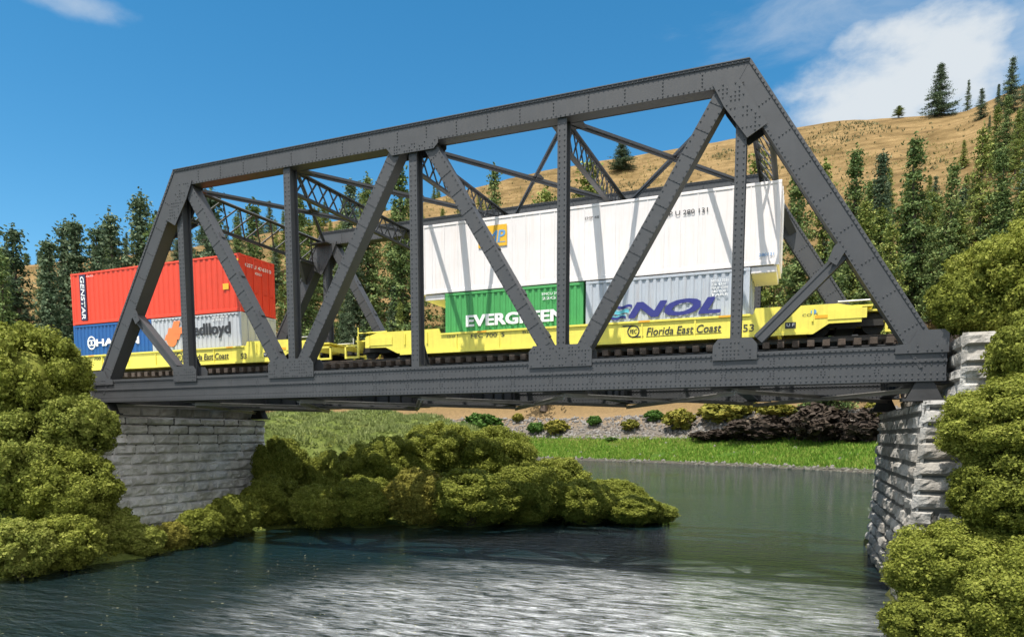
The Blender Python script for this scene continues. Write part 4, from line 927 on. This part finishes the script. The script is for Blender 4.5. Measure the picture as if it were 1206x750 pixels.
pts = [tuple(far_pt(px, interp(px, SHORE)+random.uniform(-.4, 1.8))) for px in np.random.default_rng(4).uniform(540, 1100, 560)]+[tuple(far_pt(px, interp(px, SHORE)+random.uniform(4, 27))) for px in np.random.default_rng(6).uniform(560, 1080, 90)]
tag(rocks('shore_stones', pts, .10, .42, ROCKM, 5), 'small grey stones along the far waterline', 'stones', kind='stuff')
pts = [tuple(far_pt(px, interp(px, SHORE)+random.uniform(50, 85))) for px in np.random.default_rng(14).uniform(-20, 130, 900)]
tag(rocks('hillside_scree', pts, .2, .9, ROCKM, 15), 'loose grey scree on the slope left of the red container', 'rocks', kind='stuff')
pts = [(random.uniform(4, 24), random.uniform(-17, 4), WL+.006) for _ in range(330)]; pts = [p for p in pts if bank_z(LB, p[0], p[1]) < WL-.3]
g = np.random.default_rng(21); C = np.array(pts); D1, D2 = leaf_axes(np.tile((0,0,1.), (len(C),1)), .06, .034, g, .45); V, F = quads(C, D1, D2); V[:,2] = np.maximum(V[:,2], WL+.004)
tag(link('floating_leaves', npmesh('floating_leaves', V, F), paint('fallen_leaf', (.34,.32,.18), .7, .3, 20)), 'pale fallen leaves floating on the water below the left pier', 'leaves', kind='stuff')

# bushes of the far shore
def far_bush(px, dr, rpx, rzpx, mat, lab, group, seed, nm='bush'):
    P = far_pt(px, interp(px, SHORE)+dr); s = px_scale(P); rx, rz = rpx/s, rzpx/s
    key = ('far', mat.name, seed % 2)
    if key not in fol: fol[key] = shrub_mesh('foliage', 77+seed, .075, 30); fol[key].materials.append(mat)
    r = empty(nm, P); tag(r, lab, 'bush', group); o = bpy.data.objects.new('foliage', fol[key]); col.objects.link(o); o.parent = r; o.location = (0,0,rz*.7); o.scale = (rx, rx*.8, rz); o.rotation_euler = (0,0,seed)
    q = bpy.data.objects.new('stem', stems); col.objects.link(q); q.parent = r; q.location = (0,0,rz*.7); q.scale = (rx, rx*.8, rz)
G1 = foliage('bush_green', (.03,.07,.012), (.06,.13,.02), (.11,.19,.035), .15); G2 = foliage('bush_yellow', (.09,.10,.015), (.2,.19,.03), (.32,.27,.05), .15)
far_bush(568, 34, 26, 14, G1, 'round green bush on the rubble embankment under mid bridge', 'bushes on the far shore', 1)
far_bush(527, 33, 12, 9, G1, 'small dark green bush left of the round bush on the rubble', 'bushes on the far shore', 2)
far_bush(632, 34, 12, 8, G1, 'small green bush right of the round bush on the rubble', 'bushes on the far shore', 3)
far_bush(655, 33, 16, 10, G2, 'yellow green bush low on the rubble embankment', 'bushes on the far shore', 4)
far_bush(800, 36, 24, 15, G2, 'yellow bush with dark twigs on the embankment', 'bushes on the far shore', 5)
far_bush(850, 38, 30, 14, G2, 'wide yellow green bush against the dark thicket', 'bushes on the far shore', 6)
far_bush(915, 40, 26, 10, G2, 'low ochre bush above the dark thicket', 'bushes on the far shore', 7)
far_bush(1030, 38, 16, 14, G2, 'yellow bush next to the right pier on the far shore', 'bushes on the far shore', 8)
far_bush(845, 30, 34, 8, THICKM, 'thin left end of the dark thicket above the shore grass', 'dark thickets on the far shore', 9, 'thicket')
far_bush(900, 30, 50, 17, THICKM, 'dark brown thicket between the grass strip and the ochre bush', 'dark thickets on the far shore', 10, 'thicket')
far_bush(965, 29, 48, 25, THICKM, 'tallest dark brown thicket above the shore grass', 'dark thickets on the far shore', 11, 'thicket')
far_bush(1025, 28, 44, 23, THICKM, 'dark brown thicket beside the right pier', 'dark thickets on the far shore', 12, 'thicket')

for k, (px, dr, a, b_, mt, lab) in enumerate([(700,37,10,7,G1,'small green bush on the rubble between two yellow bushes'), (742,35,14,8,G2,'ochre green bush low on the rubble at mid right'), (770,39,12,8,G1,'dark green bush at the top of the rubble'), (880,41,18,9,G2,'yellow bush at the brow of the embankment over the thicket'), (610,40,9,6,G2,'tiny yellow bush at the brow of the embankment'), (500,38,13,8,G2,'yellow green bush at the left end of the rubble'), (960,41,20,9,G2,'ochre bush above the tallest dark thicket'), (720,26,9,3,G1,'low green clump in the shore grass')]):
    far_bush(px, dr, a, b_, mt, lab, 'bushes on the far shore', 20+k)

# ---------------------------------------------------------------- pines
def pine_meshes(seed, H=1.0, wid=.19, base=.10, ragged=.3, top=1.0, levels=30, mat=PINEM, leaf=.0072):
    g = np.random.default_rng(seed); C, Nn = [], []; lim = MB()
    for i in range(levels):
        t = base+(1-base)*(i+g.uniform(-.3,.3))/levels; u = (t-base)/(1-base); prof = (1-max(u,0))**top*(.6+.4*min(1, u*4+.4))
        nb = int(g.integers(4, 8))
        if i == levels-1: C.append(np.column_stack([g.normal(0,.004,(26,2)), g.uniform(.93,1.03,26)])); Nn.append(np.tile((.3,0,.9), (26,1)))
        for k in range(nb):
            a = g.uniform(0, 2*math.pi); Lb = wid*prof*g.uniform(1-ragged, 1+ragged*.6)+.008; dip = g.uniform(-.30,.06)-.15*(1-u)
            dv = np.array([math.cos(a), math.sin(a), dip]); p0 = np.array([0,0,t])
            if Lb > .05: lim.tube(p0, p0+dv*Lb*.8, .0035, .001, 4, False)
            nt = max(2, int(Lb/.022))
            for q in range(nt):
                f = (q+.8)/nt; c = p0+dv*Lb*f+np.array([0,0,.03*f*f*Lb/.2]); m = int(10+11*g.random()); sp = .010+.010*(1-f*.4)
                C.append(c+g.normal(0, sp, (m,3))*np.array([1,1,.55])); Nn.append(np.tile(dv*.5+np.array([0,0,.8]), (m,1)))
    C = np.concatenate(C); Nn = np.concatenate(Nn); D1, D2 = leaf_axes(Nn, .8, leaf, g, .6); V, F = quads(C, D1, D2)
    crown = npmesh('crown', V, F); crown.materials.append(mat)
    tk = MB(); z = [0,.04,.2,.5,.8,.98]; rr = [.020,.0145,.0125,.009,.005,.0015]
    off = [(0,0)]+[(g.normal(0,.004), g.normal(0,.004)) for _ in z[1:]]
    for i in range(5): tk.tube((off[i][0],off[i][1],z[i]), (off[i+1][0],off[i+1][1],z[i+1]), rr[i], rr[i+1], 8, i in (0,4))
    tk.v += []; o = len(tk.v); tk.add(lim.v, lim.f)
    tm = bpy.data.meshes.new('trunk'); tm.from_pydata(tk.v, [], tk.f); tm.update(); tm.materials.append(BARK)
    return crown, tm
PK = [pine_meshes(1, wid=.175, top=1.25, mat=PINEM), pine_meshes(2, wid=.20, top=1.2, ragged=.5, mat=PINEM), pine_meshes(3, wid=.155, base=.06, top=1.3, mat=PINEB, levels=34), pine_meshes(4, wid=.19, base=.16, ragged=.55, levels=25, top=1.15, mat=PINEY),
      pine_meshes(5, wid=.20, base=.12, top=1.1, ragged=.5, mat=PINEB), pine_meshes(6, wid=.23, base=.04, ragged=.4, top=1.0, levels=36, mat=PINEB), pine_meshes(7, wid=.17, base=.28, top=.65, ragged=.55, levels=22, mat=PINEY), pine_meshes(8, wid=.14, base=.05, ragged=.6, levels=24, top=1.1, mat=PINEB),
      pine_meshes(9, wid=.16, base=.22, ragged=.65, levels=22, top=1.1, mat=PINEM), pine_meshes(10, wid=.185, base=.08, ragged=.5, levels=28, top=1.35, mat=PINEY), pine_meshes(11, wid=.18, base=.08, ragged=.45, levels=30, top=1.3, mat=PINEB), pine_meshes(12, wid=.15, base=.12, ragged=.5, levels=28, top=1.2, mat=PINEB)]
def pine(px, r, H, kind, lab, group, wmul=1.0, rz=None):
    P = far_pt(px, r)-Vector((0,0,.15)); o = empty('pine_tree', P); tag(o, lab, 'tree', group); o.rotation_euler = (R(random.uniform(-1.5,1.5)), R(random.uniform(-1.5,1.5)), random.uniform(0, 6.28)); o.scale = (H*wmul, H*wmul, H)
    for nm, me in zip(('crown','trunk'), PK[kind]):
        c = bpy.data.objects.new(nm, me); col.objects.link(c); c.parent = o
def pine_top(px, ytop, r, kind, lab, group, wmul=1.0):
    r = r*RC/300; H = elev_at(px, ytop, r)-far_z(px, r); pine(px, r, max(5, H), kind, lab, group, wmul)
GL = 'pines left of the bridge'; GR = 'pines on the slope right of the bridge'; GC = 'pines on the hill crest'
for a in [(8,298,185,0,'dark pine at the left edge of the photo'), (32,268,190,10,'broad dark pine second from the left edge',1.15), (61,281,186,2,'slim dark pine third from the left edge'), (84,262,195,10,'left one of a close pair of tall pines above the red container'), (101,259,192,2,'right one of a close pair of tall pines above the red container'),
          (125,267,188,4,'bushy pine above the left end of the red container'), (150,252,196,11,'pine standing left of the tallest pine by the left end post'), (176,231,196,5,'tallest dark pine just left of the bridge end post'), (195,262,190,0,'dark pine half behind the left end post')]:
    pine_top(a[0], a[1], a[2], a[3], a[4], GL, a[5] if len(a) > 5 else 1.0)
for a in [(252,224,200,5,'tall pine seen through the left hip of the truss'), (303,240,205,0,'pine seen under the left portal lattice'), (362,228,205,1,'tall dark pine left of the far end post'), (415,214,215,2,'slim pine rising behind the second lattice strut'), (437,208,220,0,'pine tip next to the slim pine in the sky gap'), (476,192,205,1,'tall pine behind the middle top gusset'), (583,194,215,0,'lone pointed pine against the golden hill, left of the lattice strut')]:
    pine_top(*a, 'pines behind the truss')
for a in [(640,222,175,6,'green pine behind the white container left of the fourth post'), (690,190,180,6,'rounded green pine right of the fourth post',1.1), (728,163,286,5,'dark broad tree on the golden hill crest in mid bridge',2.3), (790,252,165,3,'short green pine between the crossing braces')]:
    pine_top(a[0], a[1], a[2], a[3], a[4], 'pines behind the truss', a[5] if len(a) > 5 else 1.0)
for a in [(888,176,160,3,'green pine in the gap inside the right end post'), (930,196,150,1,'green pine behind the right end post at hip height'), (962,190,155,3,'pine just right of the end post'), (990,176,158,1,'tall green pine second to the right of the end post'), (1020,181,162,2,'slim green pine third to the right of the end post'), (1066,163,150,1,'tall broad green pine standing before the open golden slope',1.1),
          (1107,193,140,0,'green pine right of the tall broad one'), (1140,152,150,3,'tall yellow green pine in front of the crest trees'), (1165,176,140,1,'green pine above the right shrub'), (1197,150,140,4,'green pine at the right edge above the shrub'), (1040,262,135,3,'short green pine below the tall broad one'), (975,270,130,0,'short pine beside the lower part of the end post')]:
    pine_top(a[0], a[1], a[2], a[3], a[4], GR, a[5] if len(a) > 5 else 1.0)
for a in [(1085,80,296,5,'lone dark pine on the golden hill crest',1.5), (1117,99,300,7,'small slender pine on the crest right of the lone dark pine'), (1133,109,272,7,'ragged pine on the crest left of the wide dark pine',1.7), (1165,74,262,4,'wide dark twin-topped pine on the crest near the right edge',1.2), (1192,84,330,7,'small pine at the far right on the crest'), (1210,76,320,7,'cut-off pine at the top right edge on the crest'), (1040,139,299,6,'tiny round bush-like pine on the crest below the cloud',3.)]:
    pine_top(a[0], a[1], a[2], a[3], a[4], GC, a[5] if len(a) > 5 else 1.0)
for a in [(1150,128,205,9,'pine climbing the slope just below the ragged crest pine'), (1184,112,215,1,'pine high on the slope below the wide twin-topped pine'), (1203,118,195,4,'pine high on the slope cut by the right edge'), (1128,205,190,8,'open pine on the golden slope right of the tall broad one'), (1158,215,160,9,'yellow green pine low on the right slope'), (1185,190,170,0,'slim pine on the right slope before the edge pine'), (1092,232,165,8,'small open pine on the right slope'), (1012,236,150,9,'yellow green pine close to the end post'), (1204,225,150,1,'green pine directly above the right shrub at the edge'), (1172,150,225,2,'dark narrow pine below the wide crest pine'), (1140,178,215,0,'pine midway up the right slope'), (1215,160,200,4,'bushy pine at the right border midway up the slope'), (1180,96,268,10,'dark pine on the skyline touching the right side of the wide twin-topped pine'), (1152,104,272,2,'dark pine on the skyline touching the left side of the wide twin-topped pine'), (1199,100,258,10,'dark pine on the skyline cut by the right edge'), (1143,140,250,11,'dark pine below the skyline between the two ragged crest pines'), (1176,132,245,10,'dark pine filling the slope under the wide crest pine'), (1208,135,235,4,'dark pine on the slope at the right edge under the skyline')]:
    pine_top(a[0], a[1], a[2], a[3], a[4], GR, 1.15)
YLIM = [(-200,300),(0,290),(60,280),(100,270),(170,245),(230,232),(300,238),(340,232),(430,222),(500,212),(560,214),(600,240),(640,226),(700,214),(740,250),(800,262),(850,250),(880,200),(940,205),(1000,195),(1060,190),(1090,198),(1115,160),(1140,130),(1170,112),(1206,105),(1400,100)]
ZONES = [(-200,205,'dark green pine on the wooded slope left of the bridge','pines on the wooded slope left'), (205,345,'dark green pine behind the red container','pines behind the red container'), (345,500,'green pine on the slope behind the gap between the cars','pines behind the gap between the cars'), (500,800,'green pine behind the white container','pines behind the white container'), (800,960,'green pine on the slope seen through the right end of the truss','pines behind the right end of the truss'), (960,1400,'green pine on the dry slope right of the bridge','pines on the dry slope right')]
placed = []
tries = 0
while len(placed) < 212 and tries < 9000:
    tries += 1; px = random.uniform(-25, 1225); dens = 1.0 if px < 640 else .3 if px < 800 else .55 if px < 960 else .55 if px < 1100 else 1.0
    if random.random() > dens: continue
    r0 = interp(px, SHORE)+56; r = random.uniform(r0, r0+150 if px < 640 else r0+145 if px > 1100 else r0+85); H = random.uniform(14, 28)
    P = far_pt(px, r); top = P.z+H; yl = interp(px, YLIM)+random.uniform(0, 18 if px < 600 else 60 if px > 1110 else 26); zmax = elev_at(px, yl, r)
    if top > zmax: H = zmax-P.z
    if H < 6.5: continue
    if any((P.x-a)**2+(P.y-b)**2 < 3.3**2 for a, b in placed): continue
    placed.append((P.x, P.y)); z = next((z for z in ZONES if z[0] <= px < z[1]), ZONES[-1])
    kind = random.choice([0,10,2,11,4,10,11,1] if px < 330 else [0,1,3,9,4,6,8,9])
    pine(px, r, H, kind, z[2], z[3], random.uniform(.9,1.35) if H > 12 else 1.3)
